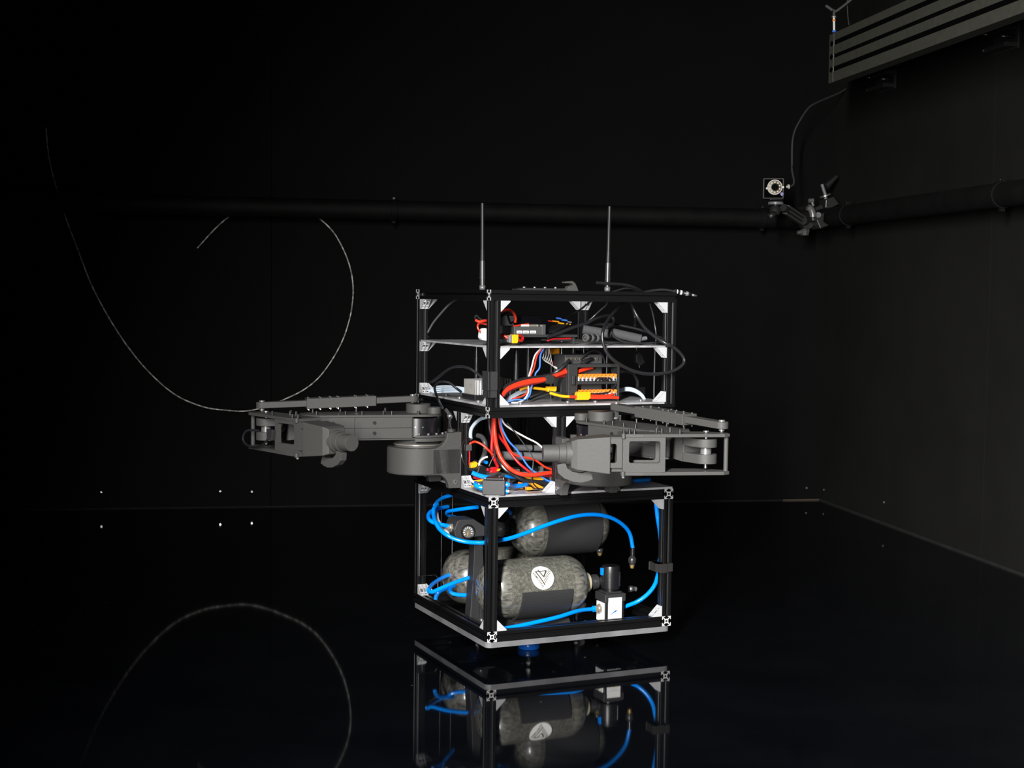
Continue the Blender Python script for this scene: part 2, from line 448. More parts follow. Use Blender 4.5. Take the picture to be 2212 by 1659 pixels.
# local z of the rail runs along the named axis
AX['b'] = Matrix(((0, 1, 0, 0), (0, 0, 1, 0), (1, 0, 0, 0), (0, 0, 0, 1)))
frame = Thing('robot_frame', 'tall open robot chassis of black slotted aluminium rails standing on the glossy floor', 'robot frame', (0.2, 0.2, 0.0353))
def rail(axis, pos, length, name='rail'):
    return frame.inst(name, rail_mesh(length), Matrix.Translation(Vector(pos)) @ AX[axis])
Z0, Z1, Z2, Z3 = 0.046, 0.322, 0.472, 0.7125
for z in (Z0 + .01, Z1 - .01):
    rail('b', (.01, 0, z), .4); rail('b', (.39, 0, z), .4)
    rail('a', (.02, .01, z), .36); rail('a', (.02, .39, z), .36)
for z in (Z2 + .01, Z3 - .01):
    rail('a', (0, .01, z), .4); rail('a', (0, .39, z), .4)
    rail('b', (.01, .02, z), .36); rail('b', (.39, .02, z), .36)
for a in (.01, .39):
    for b in (.01, .39):
        rail('z', (a, b, Z0 + .02), Z1 - Z0 - .04, 'post')
        rail('z', (a, b, Z2 + .02), Z3 - Z2 - .04, 'post')
MID = [(.15, .01), (.25, .01), (.01, .155), (.01, .25), (.15, .39), (.25, .39), (.39, .155), (.39, .25)]
for a, b in MID:
    rail('z', (a, b, Z1 + .004), Z2 - Z1 - .004, 'post')
# decks
def notched(lo, hi, n):
    return [(lo + n, lo), (hi - n, lo), (hi - n, lo + n), (hi, lo + n), (hi, hi - n), (hi - n, hi - n), (hi - n, hi), (lo + n, hi), (lo + n, hi - n), (lo, hi - n), (lo, lo + n), (lo + n, lo + n)]
frame.part('deck_plate', MB().prism(notched(.004, .396, .0175), Z2 + .02, Z2 + .0235, ID), 'deck_grey')
frame.part('deck_plate', MB().prism(notched(.004, .396, .0175), .6035, .6070, ID), 'deck_grey')
frame.part('deck_plate', MB().prism(notched(.001, .399, .0005), Z1, Z1 + .004, ID), 'deck_grey')
def rounded(lo, hi, r, n=6):
    out = []
    for cx, cy, s0 in ((hi - r, hi - r, 0), (lo + r, hi - r, 1), (lo + r, lo + r, 2), (hi - r, lo + r, 3)):
        for i in range(n + 1):
            an = (s0 + i / n) * math.pi / 2
            out.append((cx + r * math.cos(an), cy + r * math.sin(an)))
    return out
bp_ = frame.part('base_plate', MB().prism(rounded(-.001, .399, .012), .0353, .0458, ID, 1, 0), ['acrylic', 'acrylic_edge'], label='clear acrylic base plate with frosted edge')
for (a, b) in ((.06, .05), (.16, .04), (.26, .05), (.35, .05), (.06, .2), (.2, .2), (.34, .2), (.3, .3), (.06, .34), (.34, .35), (.13, .12), (.27, .12), (.2, .09)):
    frame.part('bolt', MB().cyl((a, b, .0325), (a, b, .0353), .0032, seg=12), 'dull_steel')
# acrylic side panels of the lower bay
def panel(pts, M, h0, h1, edge=1):
    return frame.part('side_panel', MB().prism(pts, h0, h1, M, edge, 0), ['acrylic', 'panel_edge'])
back_M = lambda x, y, h: (x, h, y)
panel([(.003, .105), (.040, .105), (.046, .098), (.046, .072), (.053, .072), (.053, .296), (.046, .296), (.003, .292)], back_M, .374, .3775)
panel([(.078, .07), (.372, .07), (.372, .298), (.078, .298)], back_M, .374, .3775)
# corner brackets
def bracket_mesh():
    L, w, t = .0205, .0085, .0016
    mb = MB()
    for z0, z1 in ((-w, -w + t), (w - t, w)):
        mb.prism([(0, 0), (L, 0), (L, .002), (.002, L), (0, L)], z0, z1, ID)
    mb.box(0, L, 0, .0022, -w + t, w - t).box(0, .0022, .0022, L, -w + t, w - t)
    # raised ribs crossing the open face
    q = .0062
    mb.prism([(L - .0035, .0022), (L, .0022), (.0022, L), (.0022, L - .0035)], -.0009, .0009, ID)
    for k in (.30, .70):
        x, y = L * k, L * (1 - k) + .0005
        mb.prism([(x - .0012, y - .0028), (x + .0012, y - .0028), (x + .0012, y), (x - .0012, y)], -w + t, w - t, ID)
    return mb.mesh('corner_bracket', ['cast_aluminium'])
BR = bracket_mesh()
BOLT = MB().cyl((0, 0, 0), (0, 0, .004), .0042, seg=14).cyl((0, 0, .004), (0, 0, .0043), .0022, seg=6, mi=1).mesh('bolt', ['steel', 'recess_dark'])
def bracket(corner, d1, d2, bolts=True):
    d1, d2 = Vector(d1), Vector(d2); d3 = d1.cross(d2)
    M = Matrix.Identity(4)
    for i in range(3):
        M[i][0], M[i][1], M[i][2], M[i][3] = d1[i], d2[i], d3[i], corner[i]
    o = frame.inst('corner_bracket', BR, M)
    if bolts:
        for R_ in (Matrix.Translation((.0095, .0022, 0)) @ Matrix.Rotation(-math.pi / 2, 4, 'X'), Matrix.Translation((.0022, .0095, 0)) @ Matrix.Rotation(math.pi / 2, 4, 'Y')):
            frame.inst('bolt', BOLT, R_, o)
def box_brackets(zlo, zhi, lower=True):
    for a, sa in ((.02, 1), (.38, -1)):
        for b, sb in ((.01, 1), (.39, -1)):
            for z, sz in ((zlo, 1), (zhi, -1)):
                bracket((a, b, z), (sa, 0, 0), (0, 0, sz))
    for b, sb in ((.02, 1), (.38, -1)):
        for a in (.01, .39):
            for z, sz in ((zlo, 1), (zhi, -1)):
                bracket((a, b, z), (0, sb, 0), (0, 0, sz))
box_brackets(Z0 + .02, Z1 - .02)
box_brackets(Z2 + .0236, Z3 - .02)
for a, sa in ((.02, 1), (.38, -1)):
    for b in (.01, .39):
        bracket((a, b, .6035), (sa, 0, 0), (0, 0, -1))
for b, sb in ((.02, 1), (.38, -1)):
    for a in (.01, .39):
        bracket((a, b, .6035), (0, sb, 0), (0, 0, -1))
for c, d1 in (((.14, .01), (-1, 0, 0)), ((.26, .01), (1, 0, 0)), ((.01, .145), (0, -1, 0)), ((.01, .26), (0, 1, 0)), ((.14, .39), (-1, 0, 0)), ((.39, .145), (0, -1, 0))):
    bracket((c[0], c[1], Z1 + .004), d1, (0, 0, 1)); bracket((c[0], c[1], Z2), d1, (0, 0, -1))
bracket((.16, .01, Z2), (1, 0, 0), (0, 0, -1)); bracket((.01, .165, Z2), (0, 1, 0), (0, 0, -1))
# slim black spacer columns between the decks
for q, r in zip([(0.0644, 0.2200, 0.5500), (0.0940, 0.0900, 0.5565), (0.1336, 0.1200, 0.5637), (0.2039, 0.1600, 0.5612), (0.2072, 0.1200, 0.5631), (0.2430, 0.1400, 0.5712), (0.2772, 0.1600, 0.5795), (0.3097, 0.1200, 0.5716)], (.004, .0045, .004, .003, .005, .004, .003, .004)):
    frame.part('spacer_column', MB().cyl((q[0], q[1], .4955), (q[0], q[1], .6035), r, seg=16), 'dark_tube')
for (a, b, z) in [(0.0240, 0.2819, 0.4955), (0.0196, 0.1991, 0.4955), (0.0164, 0.0946, 0.4955), (0.0759, 0.0287, 0.4955)] + [(0.1814, 0.0375, 0.4955), (0.2385, 0.0316, 0.4955), (0.3456, 0.0409, 0.4955)] + [(0.0815, 0.5322, 0.6070)] + [(0.2533, 0.2136, 0.6070), (0.4554, 0.1587, 0.6070)]:
    frame.part('bolt', MB().cyl((a, b, z), (a, b, z + .003), .0042, seg=14).cyl((a, b, z + .003), (a, b, z + .0032), .002, seg=6, mi=1), ['dull_steel', 'recess_dark'])

# ------------------------------------------------------------------ air bearings under the base
for i, (a, b, lb) in enumerate(((.136, .105, 'round blue air bearing pad under the front corner of the base plate'), (.300, .22, 'round blue air bearing pad under the right side of the base plate'), (.12, .33, 'round blue air bearing pad under the rear left of the base plate'))):
    t = Thing('air_bearing', lb, 'air bearing', (a, b, 0), group='air bearings under the robot')
    t.part('pad', MB().lathe([(0.0005, 0), (0.0005, .021), (.003, .0225), (.011, .0225), (.013, .021), (.013, 0)], (a, b, 0), (0, 0, 1), 36), 'bearing_blue')
    t.part('stud', MB().cyl((a, b, .013), (a, b, .0353), .004, seg=14).cyl((a, b, .026), (a, b, .031), .0075, seg=6), 'steel')

# ------------------------------------------------------------------ robotic arms (mirror images about the robot's diagonal)
S = Vector((.199, -.068)); E_ = Vector((.249, -.362))
el = (E_ - S).normalized(); ml = Vector((-el.y, el.x))
if ml.x < 0: ml = -ml
TIP = Vector((.279, -.383)); dd = Vector((-.943, .331)).normalized(); nn = Vector((dd.y, -dd.x))
LEN = (E_ - S).length
def arc2(c, r, a0, a1, n=12):
    return [(c[0] + r * math.cos(a0 + (a1 - a0) * i / n), c[1] + r * math.sin(a0 + (a1 - a0) * i / n)) for i in range(n + 1)]
def build_arm(mirror, label):
    sw = (lambda p, q, z: (q, p, z)) if mirror else (lambda p, q, z: (p, q, z))
    Lk = lambda s, n, z: sw(S.x + el.x * s + ml.x * n, S.y + el.y * s + ml.y * n, z)      # along the upper link
    Fa = lambda s, n, z: sw(TIP.x + dd.x * s + nn.x * n, TIP.y + dd.y * s + nn.y * n, z)  # along the forearm
    Sh = lambda p, q, z: sw(p, q, z)
    cyl = lambda mb, M, s, n, z0, z1, r, r1=None, seg=20: mb.cyl(M(s, n, z0), M(s, n, z1), r, r1, seg)
    t = Thing('robotic_arm', label, 'robotic arm', sw(S.x, 0.0, .345), group='pair of mirrored robotic arms')
    PI = math.pi
    # shoulder housing: drum with a flat bracket reaching back to the frame
    R = .0615; cx, cy = S.x, S.y
    plan = [(cx + R, 0.0)] + arc2((cx, cy), R, 0, -PI, 56) + [(cx - R, 0.0)]
    body = MB().prism(plan, .350, .403, Sh, smooth=False)
    hs = t.part('shoulder_housing', body, 'printed_nylon', bevel=.003)
    # side cheeks: rise at the back to the link height and run down to a foot (profile in depth/height)
    cheek = [(cy + .008, .351), (cy + .008, .4025)] + [(cy + .008 + .030 * math.sin(k * PI / 16), .4025 + .030 * (1 - math.cos(k * PI / 16))) for k in range(1, 9)] + [(0.0, .434), (0.0, .3235), (-.026, .3235)] + [(-.026 - .026 * (1 - math.cos(k * PI / 16)), .3235 + .028 * math.sin(k * PI / 16)) for k in range(1, 9)]
    for x0, x1 in ((cx - R, cx - R + .016), (cx + R - .016, cx + R)):
        t.part('mount_cheek', MB().prism(cheek, x0, x1, lambda y, z, h: Sh(h, y, z)), 'printed_nylon', parent=hs, bevel=.0012)
    for x0 in (cx - R, cx + R):
        sg = -1 if x0 < cx else 1
        t.part('bolt', MB().cyl(Sh(x0, -.013, .336), Sh(x0 + sg * .003, -.013, .336), .0045, seg=14).cyl(Sh(x0 + sg * .003, -.013, .336), Sh(x0 + sg * .0032, -.013, .336), .0024, seg=6, mi=1), ['steel', 'recess_dark'], parent=hs)
    t.part('bearing_ring', MB().lathe([(.4066, .0472), (.4070, .0490), (.4086, .0490), (.4090, .0472)], Sh(cx, cy, 0), (0, 0, 1), 56), 'nickel')
    t.part('turntable', MB().lathe([(.402, .0475), (.4105, .0470), (.4185, .0375), (.4185, 0)], Sh(cx, cy, 0), (0, 0, 1), 48), 'printed_nylon')
    # curved hard stop around the back of the shoulder
    stop = []
    a_el = math.atan2(el.y, el.x)
    def an_pt(r, an): return (cx + r * math.cos(an), cy + r * math.sin(an))
    o1 = [an_pt(.063, 1.885 + 1.71 * i / 20) for i in range(21)]
    o2 = [an_pt(.046, 1.885 + 1.71 * i / 20) for i in range(20, -1, -1)]
    st = t.part('stop_ring', MB().prism(o1 + o2, .4165, .4235, Sh), 'printed_nylon', bevel=.0008)
    o1 = [an_pt(.0645, 1.885 + 1.71 * i / 20) for i in range(21)]
    o2 = [an_pt(.048, 1.885 + 1.71 * i / 20) for i in range(20, -1, -1)]
    t.part('stop_ring', MB().prism(o1 + o2, .4245, .4285, Sh), 'printed_nylon', bevel=.0008)
    for an in (1.95,):
        q = an_pt(.066, an)
        t.part('stop_block', MB().cyl(Sh(q[0], q[1], .4165), Sh(q[0], q[1], .437), .0085, seg=6), 'printed_nylon')
    for k in range(5):
        q = an_pt(.056, 2.15 + .33 * k)
        t.part('bolt', MB().cyl(Sh(q[0], q[1], .4285), Sh(q[0], q[1], .4325), .0025, seg=10), 'dull_steel', parent=st)
    # upper link: motor can, two half shells, cover plates
    mo = t.part('motor', MB().lathe([(.4235, 0), (.4235, .0445), (.4245, .0455), (.4605, .0455), (.4605, 0)], Sh(cx, cy, 0), (0, 0, 1), 56), 'motor_black', label='glossy black motor can')
    for an in (3.30, 3.62):
        v0 = Sh(cx + .0450 * math.cos(an), cy + .0450 * math.sin(an), .4435)
        v1 = Sh(cx + .0462 * math.cos(an), cy + .0462 * math.sin(an), .4435)
        t.part('screw', MB().cyl(v0, v1, .0014, seg=10), 'steel', parent=mo)
    W = .0455
    sh_pts = lambda s0, s1: [(s0, -W), (s1, -W), (s1, W), (s0, W)]
    def shell(s0, s1, z0, z1, cut):
        pts = [(s0, -W), (s1, -W), (s1, W), (s0, W)]
        if cut:   # concave end around the motor
            ang = math.asin(min(1, .0400 / .0468))
            pts = [(s0, -W), (s1, -W), (s1, W), (s0, W)] + [(.0468 * math.cos(k), .0468 * math.sin(k)) for k in [1.18 - 2.36 * i / 14 for i in range(15)]]
        return MB().prism(pts, z0, z1, Lk)
    for z0, z1 in ((.4225, .4428), (.4432, .4635)):
        t.part('link_shell', shell(.0215, .1325, z0, z1, True), 'printed_nylon', bevel=.0006)
        t.part('link_shell', shell(.1330, .2190, z0, z1, False), 'printed_nylon', bevel=.0006)
    top = arc2((0, 0), .047, PI * .5, PI * 1.5, 22) + [(.200, -.0455), (.232, -.020), (.232, .020), (.200, .0455)]
    cp = t.part('cover_plate', MB().prism(top, .4637, .4685, Lk), 'printed_nylon', bevel=.0008)
    bt = arc2((0, 0), .043, PI * .5, PI * 1.5, 22) + [(.200, -.043), (.232, -.020), (.232, .020), (.200, .043)]
    t.part('cover_plate', MB().prism(bt, .4190, .4223, Lk), 'printed_nylon', bevel=.0008)
    for s_, n_ in ((.008, -.040), (.008, .040), (.060, -.038), (.060, .038), (.075, -.030), (.118, -.038), (.118, .038), (.150, -.036), (.150, .036), (.205, -.030), (.205, .030), (-.036, .016)):
        t.part('bolt', cyl(MB(), Lk, s_, n_, .4685, .4755, .0025, seg=12), 'black_bolt', parent=cp)
    for s_ in (.095, .175):
        for z_ in (.4335, .4535):
            if s_ > .15 and z_ < .44: continue
            for sg in (-1, 1):
                t.part('bolt', MB().cyl(Lk(s_, sg * W, z_), Lk(s_, sg * (W + .003), z_), .0032, seg=14), 'black_bolt')
    # hub and idler boss on the cover plate
    t.part('hub', cyl(MB(), Lk, 0, 0, .4685, .4865, .0245, seg=40), 'printed_nylon', bevel=.001)
    t.part('hub_arm', MB().prism([(-.010, .0), (.010, .0), (.012, .034), (-.006, .036)], .4745, .4865, Lk), 'printed_nylon', parent=None, bevel=.001)
    t.part('idler_boss', cyl(MB(), Lk, -.026, -.026 if not mirror else -.026, .4685, .4815, .0135, seg=28), 'printed_nylon', bevel=.001)
    # parallel tie bar
    ob = Vector((.232 - .199, 0)); 
    B0 = S + Vector((.033, 0)); B1 = E_ + Vector((.031, 0))
    eb = (B1 - B0).normalized(); mbv = Vector((-eb.y, eb.x))
    if mbv.x < 0: mbv = -mbv
    LB = (B1 - B0).length
    def Bb(s, n, z): 
        zz = .494 + (-.0105) * s / LB
        return sw(B0.x + eb.x * s + mbv.x * n, B0.y + eb.y * s + mbv.y * n, zz + z)
    stad = arc2((0, 0), .0115, PI * .5, PI * 1.5, 10) + arc2((LB, 0), .0115, -PI * .5, PI * .5, 10)
    bar = t.part('tie_bar', MB().prism(stad, -.006, .006, Bb), 'printed_nylon', bevel=.001)
    t.part('bar_sleeve', MB().prism([(.076, -.0165), (.213, -.0165), (.213, .0165), (.076, .0165)], -.0100, .0098, Bb), 'printed_nylon', parent=bar, bevel=.0008)
    for s_ in (.092, .115, .150, .165, .185, .208):
        for n_ in (-.0095, .0095):
            t.part('screw', MB().cyl(Bb(s_, n_, .0098), Bb(s_, n_, .0118), .0023, .0012, seg=10).cyl(Bb(s_, n_, -.0100), Bb(s_, n_, -.0135), .0013, seg=8), 'steel', parent=bar)
    for s_ in (0, LB):
        t.part('pivot_pin', MB().cyl(Bb(s_, 0, -.012), Bb(s_, 0, .0085), .0028, seg=12).cyl(Bb(s_, 0, .006), Bb(s_, 0, .009), .0055, seg=16).cyl(Bb(s_, 0, -.010), Bb(s_, 0, -.006), .005, seg=16), 'dull_steel', parent=bar)
    # elbow clevis at the end of the upper link: two round-ended tabs and a sloping web
    for z0, z1 in ((.4465, .4610), (.4185, .4345)):
        tab = [(LEN - .040, -.019)] + arc2((LEN, 0), .019, -PI * .5, PI * .5, 32) + [(LEN - .040, .019)]
        t.part('elbow_tab', MB().prism(tab, z0, z1, Lk), 'printed_nylon', bevel=.0008)
    web = [(.219, .4225), (.256, .4185), (.262, .4185), (.262, .461), (.250, .461), (.219, .4635)]
    t.part('elbow_web', MB().prism(web, -.019, .019, lambda s, z, h: Lk(s, h, z)), 'printed_nylon', bevel=.0008)
    t.part('elbow_spacer', cyl(MB(), Lk, LEN, 0, .4345, .4465, .0095, seg=24), 'dull_steel')
    t.part('elbow_pin', MB().cyl(Lk(LEN, 0, .410), Lk(LEN, 0, .470), .0028, seg=12).cyl(Lk(LEN, 0, .472), Lk(LEN, 0, .4745), .005, seg=14), 'steel')
    # forearm plates
    plate = [(-.003, -.004), (.008, -.012), (.150, -.0235), (.186, -.0235), (.186, .030), (.100, .034), (.030, .034), (-.003, .010)]
    fp = t.part('forearm_plate', MB().prism(plate, .4655, .4710, Fa), 'printed_nylon', bevel=.0008)
    t.part('forearm_plate', MB().prism(plate, .4005, .4065, Fa), 'printed_nylon', bevel=.0008)
    for s_, n_ in ((.183, -.020), (.172, -.012), (.165, -.020), (.120, .020), (.112, .012), (.085, -.010), (.095, .026)):
        t.part('bolt', cyl(MB(), Fa, s_, n_, .4710, .4785, .0024, seg=12), 'black_bolt', parent=fp)
    t.part('bolt', cyl(MB(), Fa, .183, -.0205, .3965, .4005, .0028, seg=12), 'dull_steel', parent=fp)
    t.part('corner_stud', cyl(MB(), Fa, .184, -.0235, .4640, .4722, .0036, seg=14), 'printed_nylon')
    t.part('corner_stud', cyl(MB(), Fa, .184, -.0235, .3998, .4075, .0036, seg=14), 'printed_nylon')
    t.part('end_post', cyl(MB(), Fa, .002, .002, .402, .470, .0040, seg=16), 'printed_nylon')
    # window block: side plates with a big and a small rounded opening
    zt, zb = .4655, .4065
    def ring_plate(o, h, n0, n1, name, rad=.004):
        """o, h: (s0, s1, z0, z1) of the plate and of its opening."""
        inn, out = [], []
        for (sx, sz, q0) in ((1, 1, 0), (0, 1, 1), (0, 0, 2), (1, 0, 3)):
            cs = h[1] - rad if sx else h[0] + rad; cz = h[3] - rad if sz else h[2] + rad
            for i in range(5):
                an = (q0 + i / 4) * PI / 2
                inn.append((cs + rad * math.cos(an), cz + rad * math.sin(an)))
                out.append((o[1] if sx else o[0], o[3] if sz else o[2]))
        n = len(inn); mb = MB()
        vs_ = [Fa(s, n0, z) for s, z in out] + [Fa(s, n0, z) for s, z in inn] + [Fa(s, n1, z) for s, z in out] + [Fa(s, n1, z) for s, z in inn]
        fs = []
        for i in range(n):
            k2 = (i + 1) % n
            same = out[i] == out[k2]
            fs.append((i, n + k2, n + i) if same else (i, k2, n + k2, n + i))
            fs.append((2 * n + i, 3 * n + k2, 3 * n + i) if same else (2 * n + i, 2 * n + k2, 3 * n + k2, 3 * n + i))
            fs.append((n + i, n + k2, 3 * n + k2, 3 * n + i))
            if not same: fs.append((i, k2, 2 * n + k2, 2 * n + i))
        used = sorted({v for f in fs for v in f}); remap = {v: q for q, v in enumerate(used)}
        mb._add([vs_[v] for v in used], [tuple(remap[v] for v in f) for f in fs])
        return t.part(name, mb, 'printed_nylon')
    o1_, o2_, w1_, w2_, v1_, v2_, x1_, x2_ = [(0.1117, 0.4669), (0.1846, 0.4129), (0.1206, 0.4594), (0.1740, 0.4219), (0.1855, 0.4643), (0.2113, 0.4136), (0.1948, 0.4546), (0.2100, 0.4218)]
    for n0, n1 in ((-.022, -.014), (.022, .030)):
        ring_plate((o1_[0], o2_[0], zb, zt), (w1_[0], w2_[0], w2_[1], w1_[1]), n0, n1, 'window_frame')
        ring_plate((v1_[0], v2_[0], v2_[1], v1_[1]), (x1_[0], x2_[0], x2_[1], x1_[1]), n0, n1, 'window_frame')
    t.part('floor_bar', MB().prism([(.109, -.014), (.208, -.014), (.208, .022), (.109, .022)], zb, zb + .008, Fa), 'printed_nylon')
    t.part('roof_bar', MB().prism([(.109, -.014), (.208, -.014), (.208, .022), (.109, .022)], zt - .006, zt, Fa), 'printed_nylon')
    # gripper body: tapering box, neck rings, round end
    gb = MB()
    ring = lambda s, n0, n1, z0, z1: [Fa(s, n0, z0), Fa(s, n1, z0), Fa(s, n1, z1), Fa(s, n0, z1)]
    secs = [ring(.206, -.026, .030, .4030, .4665), ring(.262, -.022, .026, .4095, .4620), ring(.272, -.016, .020, .4130, .4580)]
    vs_ = [q for r_ in secs for q in r_]
    fs = [(0, 1, 2, 3), (8, 9, 10, 11)] + [(j * 4 + i, j * 4 + (i + 1) % 4, j * 4 + 4 + (i + 1) % 4, j * 4 + 4 + i) for j in range(2) for i in range(4)]
    gb._add(vs_, fs)
    g = t.part('gripper_body', gb, 'printed_nylon', bevel=.0015)
    gz = .4355
    ncol = MB()
    for s0, s1, r0, r1 in ((.268, .279, .0205, .0195), (.279, .291, .0178, .0172), (.291, .318, .0152, .0148)):
        ncol.cyl(Fa(s0, .002, gz), Fa(s1, .002, gz), r0, r1, 36)
    t.part('gripper_nose', ncol, 'printed_nylon', bevel=.0006)
    outer = [(0.2939, 0.4160), (0.2922, 0.4025), (0.2816, 0.3935), (0.2664, 0.3875), (0.2514, 0.3861), (0.2408, 0.3883), (0.2318, 0.3921)]
    inner = [(0.2366, 0.4064), (0.2516, 0.4026), (0.2667, 0.4044), (0.2766, 0.4116), (0.2797, 0.4206)]
    claw = outer + inner
    t.part('claw', MB().prism(claw, -.004, .009, lambda s, z, h: Fa(s, h, z)), 'printed_nylon', bevel=.0006)
    if mirror:
        # lead and small connector hanging in the open forearm
        t.part('lead', MB().tube([Fa(.040, -.010, .438), Fa(.014, -.020, .436), Fa(.004, -.022, .420), Fa(.018, -.022, .409), Fa(.050, -.024, .408), Fa(.080, -.026, .416), Fa(.098, -.026, .430)], .0022, 8, 6), 'rubber_cable', parent=None)
        t.part('connector', MB().prism([(.098, .426), (.114, .426), (.116, .446), (.096, .446)], -.031, -.023, lambda s, z, h: Fa(s, h, z)), 'printed_black', bevel=.001)
        t.part('solenoid', MB().cyl(Fa(.168, 0, .432), Fa(.206, 0, .432), .009, seg=20).cyl(Fa(.160, 0, .432), Fa(.168, 0, .432), .012, seg=20), 'plastic_black')
    return t
arm_r = build_arm(False, 'grey jointed robotic arm on the right, reaching past the frame with gripper pointing left')
arm_l = build_arm(True, 'grey jointed robotic arm on the left, stretched out sideways in front of the dark wall')

# ------------------------------------------------------------------ gas cylinders
def cylinder_thing(label, a0, a1, b, z, R, neck, name='gas_cylinder'):
    """a0..a1: barrel ends of the shell incl. domes; neck: +1 right, -1 left."""
    t = Thing(name, label, 'gas cylinder', ((a0 + a1) / 2, b, z - R), group='composite gas cylinders in the lower bay')
    D = .046
    n = 14
    dome = lambda k: (D * (1 - math.cos(k * math.pi / 2 / n)), R * math.sin(k * math.pi / 2 / n) ** .8)
    barrel = [(D, R), (a1 - a0 - D, R)]
    t.part('barrel', MB().lathe(barrel, (a0, b, z), (1, 0, 0), 64), 'composite_barrel')
    left = [dome(k) for k in range(n + 1)]
    right = [((a1 - a0) - x, r) for x, r in reversed(left)]
    t.part('dome', MB().lathe(left, (a0, b, z), (1, 0, 0), 64), 'composite_dome')
    t.part('dome', MB().lathe(right, (a0, b, z), (1, 0, 0), 64), 'composite_dome')
    e = a1 if neck > 0 else a0
    s = neck
    t.part('collar', MB().lathe([(-.004 * s, .021), (.004 * s, .021), (.0085 * s, .019), (.010 * s, .013), (.010 * s, 0)], (e, b, z), (1, 0, 0), 36), 'cream_collar' if neck > 0 and b < .15 else 'plastic_black', label='cream neck collar' if neck > 0 and b < .15 else None)
    t.part('valve', MB().lathe([(.010 * s, .012), (.020 * s, .012), (.020 * s, .015), (.028 * s, .015), (.028 * s, .009), (.040 * s, .009), (.040 * s, 0)], (e, b, z), (1, 0, 0), 24), 'gunmetal')
    return t
T1 = cylinder_thing('front composite gas cylinder carrying the round white sticker', .021, .251, .092, .1265, .0575, 1)
T3 = cylinder_thing('rear lower composite gas cylinder, mostly hidden behind the front one', .022, .270, .275, .118, .0565, 1)
T2 = cylinder_thing('upper composite gas cylinder wrapped in a wide black sleeve', .138, .354, .2, .226, .0575, -1)
T2.part('sleeve', MB().lathe([(.194, .0578), (.194, .0600), (.318, .0600), (.318, .0578)], (0, .2, .226), (1, 0, 0), 64), 'printed_black', label='wide black printed sleeve')
# sticker: a thin disc wrapped round the barrel, its emblem and lettering printed on it
CB, CZ, CR = .092, .1265, .0575
def wrap(a, ph, lift): return (a, CB - (CR + lift) * math.cos(ph), CZ + (CR + lift) * math.sin(ph))
(ca, cp_), (ra, _r1), (_r2, rp) = [(0.1343, 0.5098), (0.1581, 0.4804), (0.1416, 0.9318)]
rad_a, rad_p = abs(ra - ca), abs(rp - cp_)
mb = MB(); pts = [wrap(ca, cp_, .0004)]; fs = []
for j in range(1, 5):
    for i in range(48):
        an = 6.28318530718 * i / 48
        pts.append(wrap(ca + rad_a * j / 4 * math.cos(an), cp_ + rad_p * j / 4 * math.sin(an), .0004))
for i in range(48):
    fs.append((0, 1 + i, 1 + (i + 1) % 48))
    for j in range(3):
        fs.append((1 + j * 48 + i, 1 + (j + 1) * 48 + i, 1 + (j + 1) * 48 + (i + 1) % 48, 1 + j * 48 + (i + 1) % 48))
mb._add(pts, fs, 0, True)
stick = T1.part('sticker', mb, 'sticker_white', label='round white sticker with triangular emblem')
def stroke(mb, p, q, w_a, w_p, lift=.0007, n=6):
    da, dp = q[0] - p[0], q[1] - p[1]
    x, y = da, dp * CR; l = math.hypot(x, y); nx, ny = -y / l, x / l
    vs_ = []
    for i in range(n + 1):
        t_ = i / n
        for sg in (-1, 1):
            vs_.append(wrap(p[0] + da * t_ + sg * nx * w_a, p[1] + dp * t_ + sg * ny * w_a / CR, lift))
    mb._add(vs_, [(2 * i, 2 * i + 1, 2 * i + 3, 2 * i + 2) for i in range(n)])
LOGO = [(0.1200, 0.7151), (0.1459, 0.7370), (0.1277, 0.7873), (0.1364, 0.5090), (0.1453, 0.7428), (0.1365, 0.5134), (0.1224, 0.7020), (0.1367, 0.2389)]
mb = MB()
for i, w in zip(range(0, 8, 2), (.00105, .00120, .0015, .00120)):
    stroke(mb, LOGO[i], LOGO[i + 1], w, w)
BARS = [(0.1494, 0.7831), (0.1534, 0.6536), (0.1475, 0.7199), (0.1512, 0.5952), (0.1451, 0.6624), (0.1487, 0.5387), (0.1427, 0.6014), (0.1464, 0.4770), (0.1404, 0.5490), (0.1443, 0.4155), (0.1383, 0.4959), (0.1418, 0.3537), (0.1358, 0.4303), (0.1395, 0.3035)]
for i in range(0, 14, 2):
    stroke(mb, BARS[i], BARS[i + 1], .00075, .00075)
T1.part('emblem', mb, 'sticker_ink', parent=stick)
TXT = [(0.1139, 0.6745), (0.1311, 0.1504), (0.1177, 0.7122)]
cu = bpy.data.curves.new('lettering', 'FONT'); cu.body = 'ARMOTECH'; cu.size = 1.0; cu.offset = 0.03
tmp = bpy.data.objects.new('lettering_tmp', cu); COL.objects.link(tmp)
bpy.context.view_layer.update()
tm = tmp.to_mesh()
xs = [v.co.x for v in tm.vertices]; ys = [v.co.y for v in tm.vertices]
x0, x1, y1 = min(xs), max(xs), max(ys)
mb = MB(); vv = []
for v in tm.vertices:
    fx, fy = (v.co.x - x0) / (x1 - x0), v.co.y / y1
    vv.append(wrap(TXT[0][0] + fx * (TXT[1][0] - TXT[0][0]) + fy * (TXT[2][0] - TXT[0][0]), TXT[0][1] + fx * (TXT[1][1] - TXT[0][1]) + fy * (TXT[2][1] - TXT[0][1]), .0007))
mb._add(vv, [tuple(pl.vertices) for pl in tm.polygons])
tmp.to_mesh_clear(); bpy.data.objects.remove(tmp)
T1.part('lettering', mb, 'sticker_ink', parent=stick)
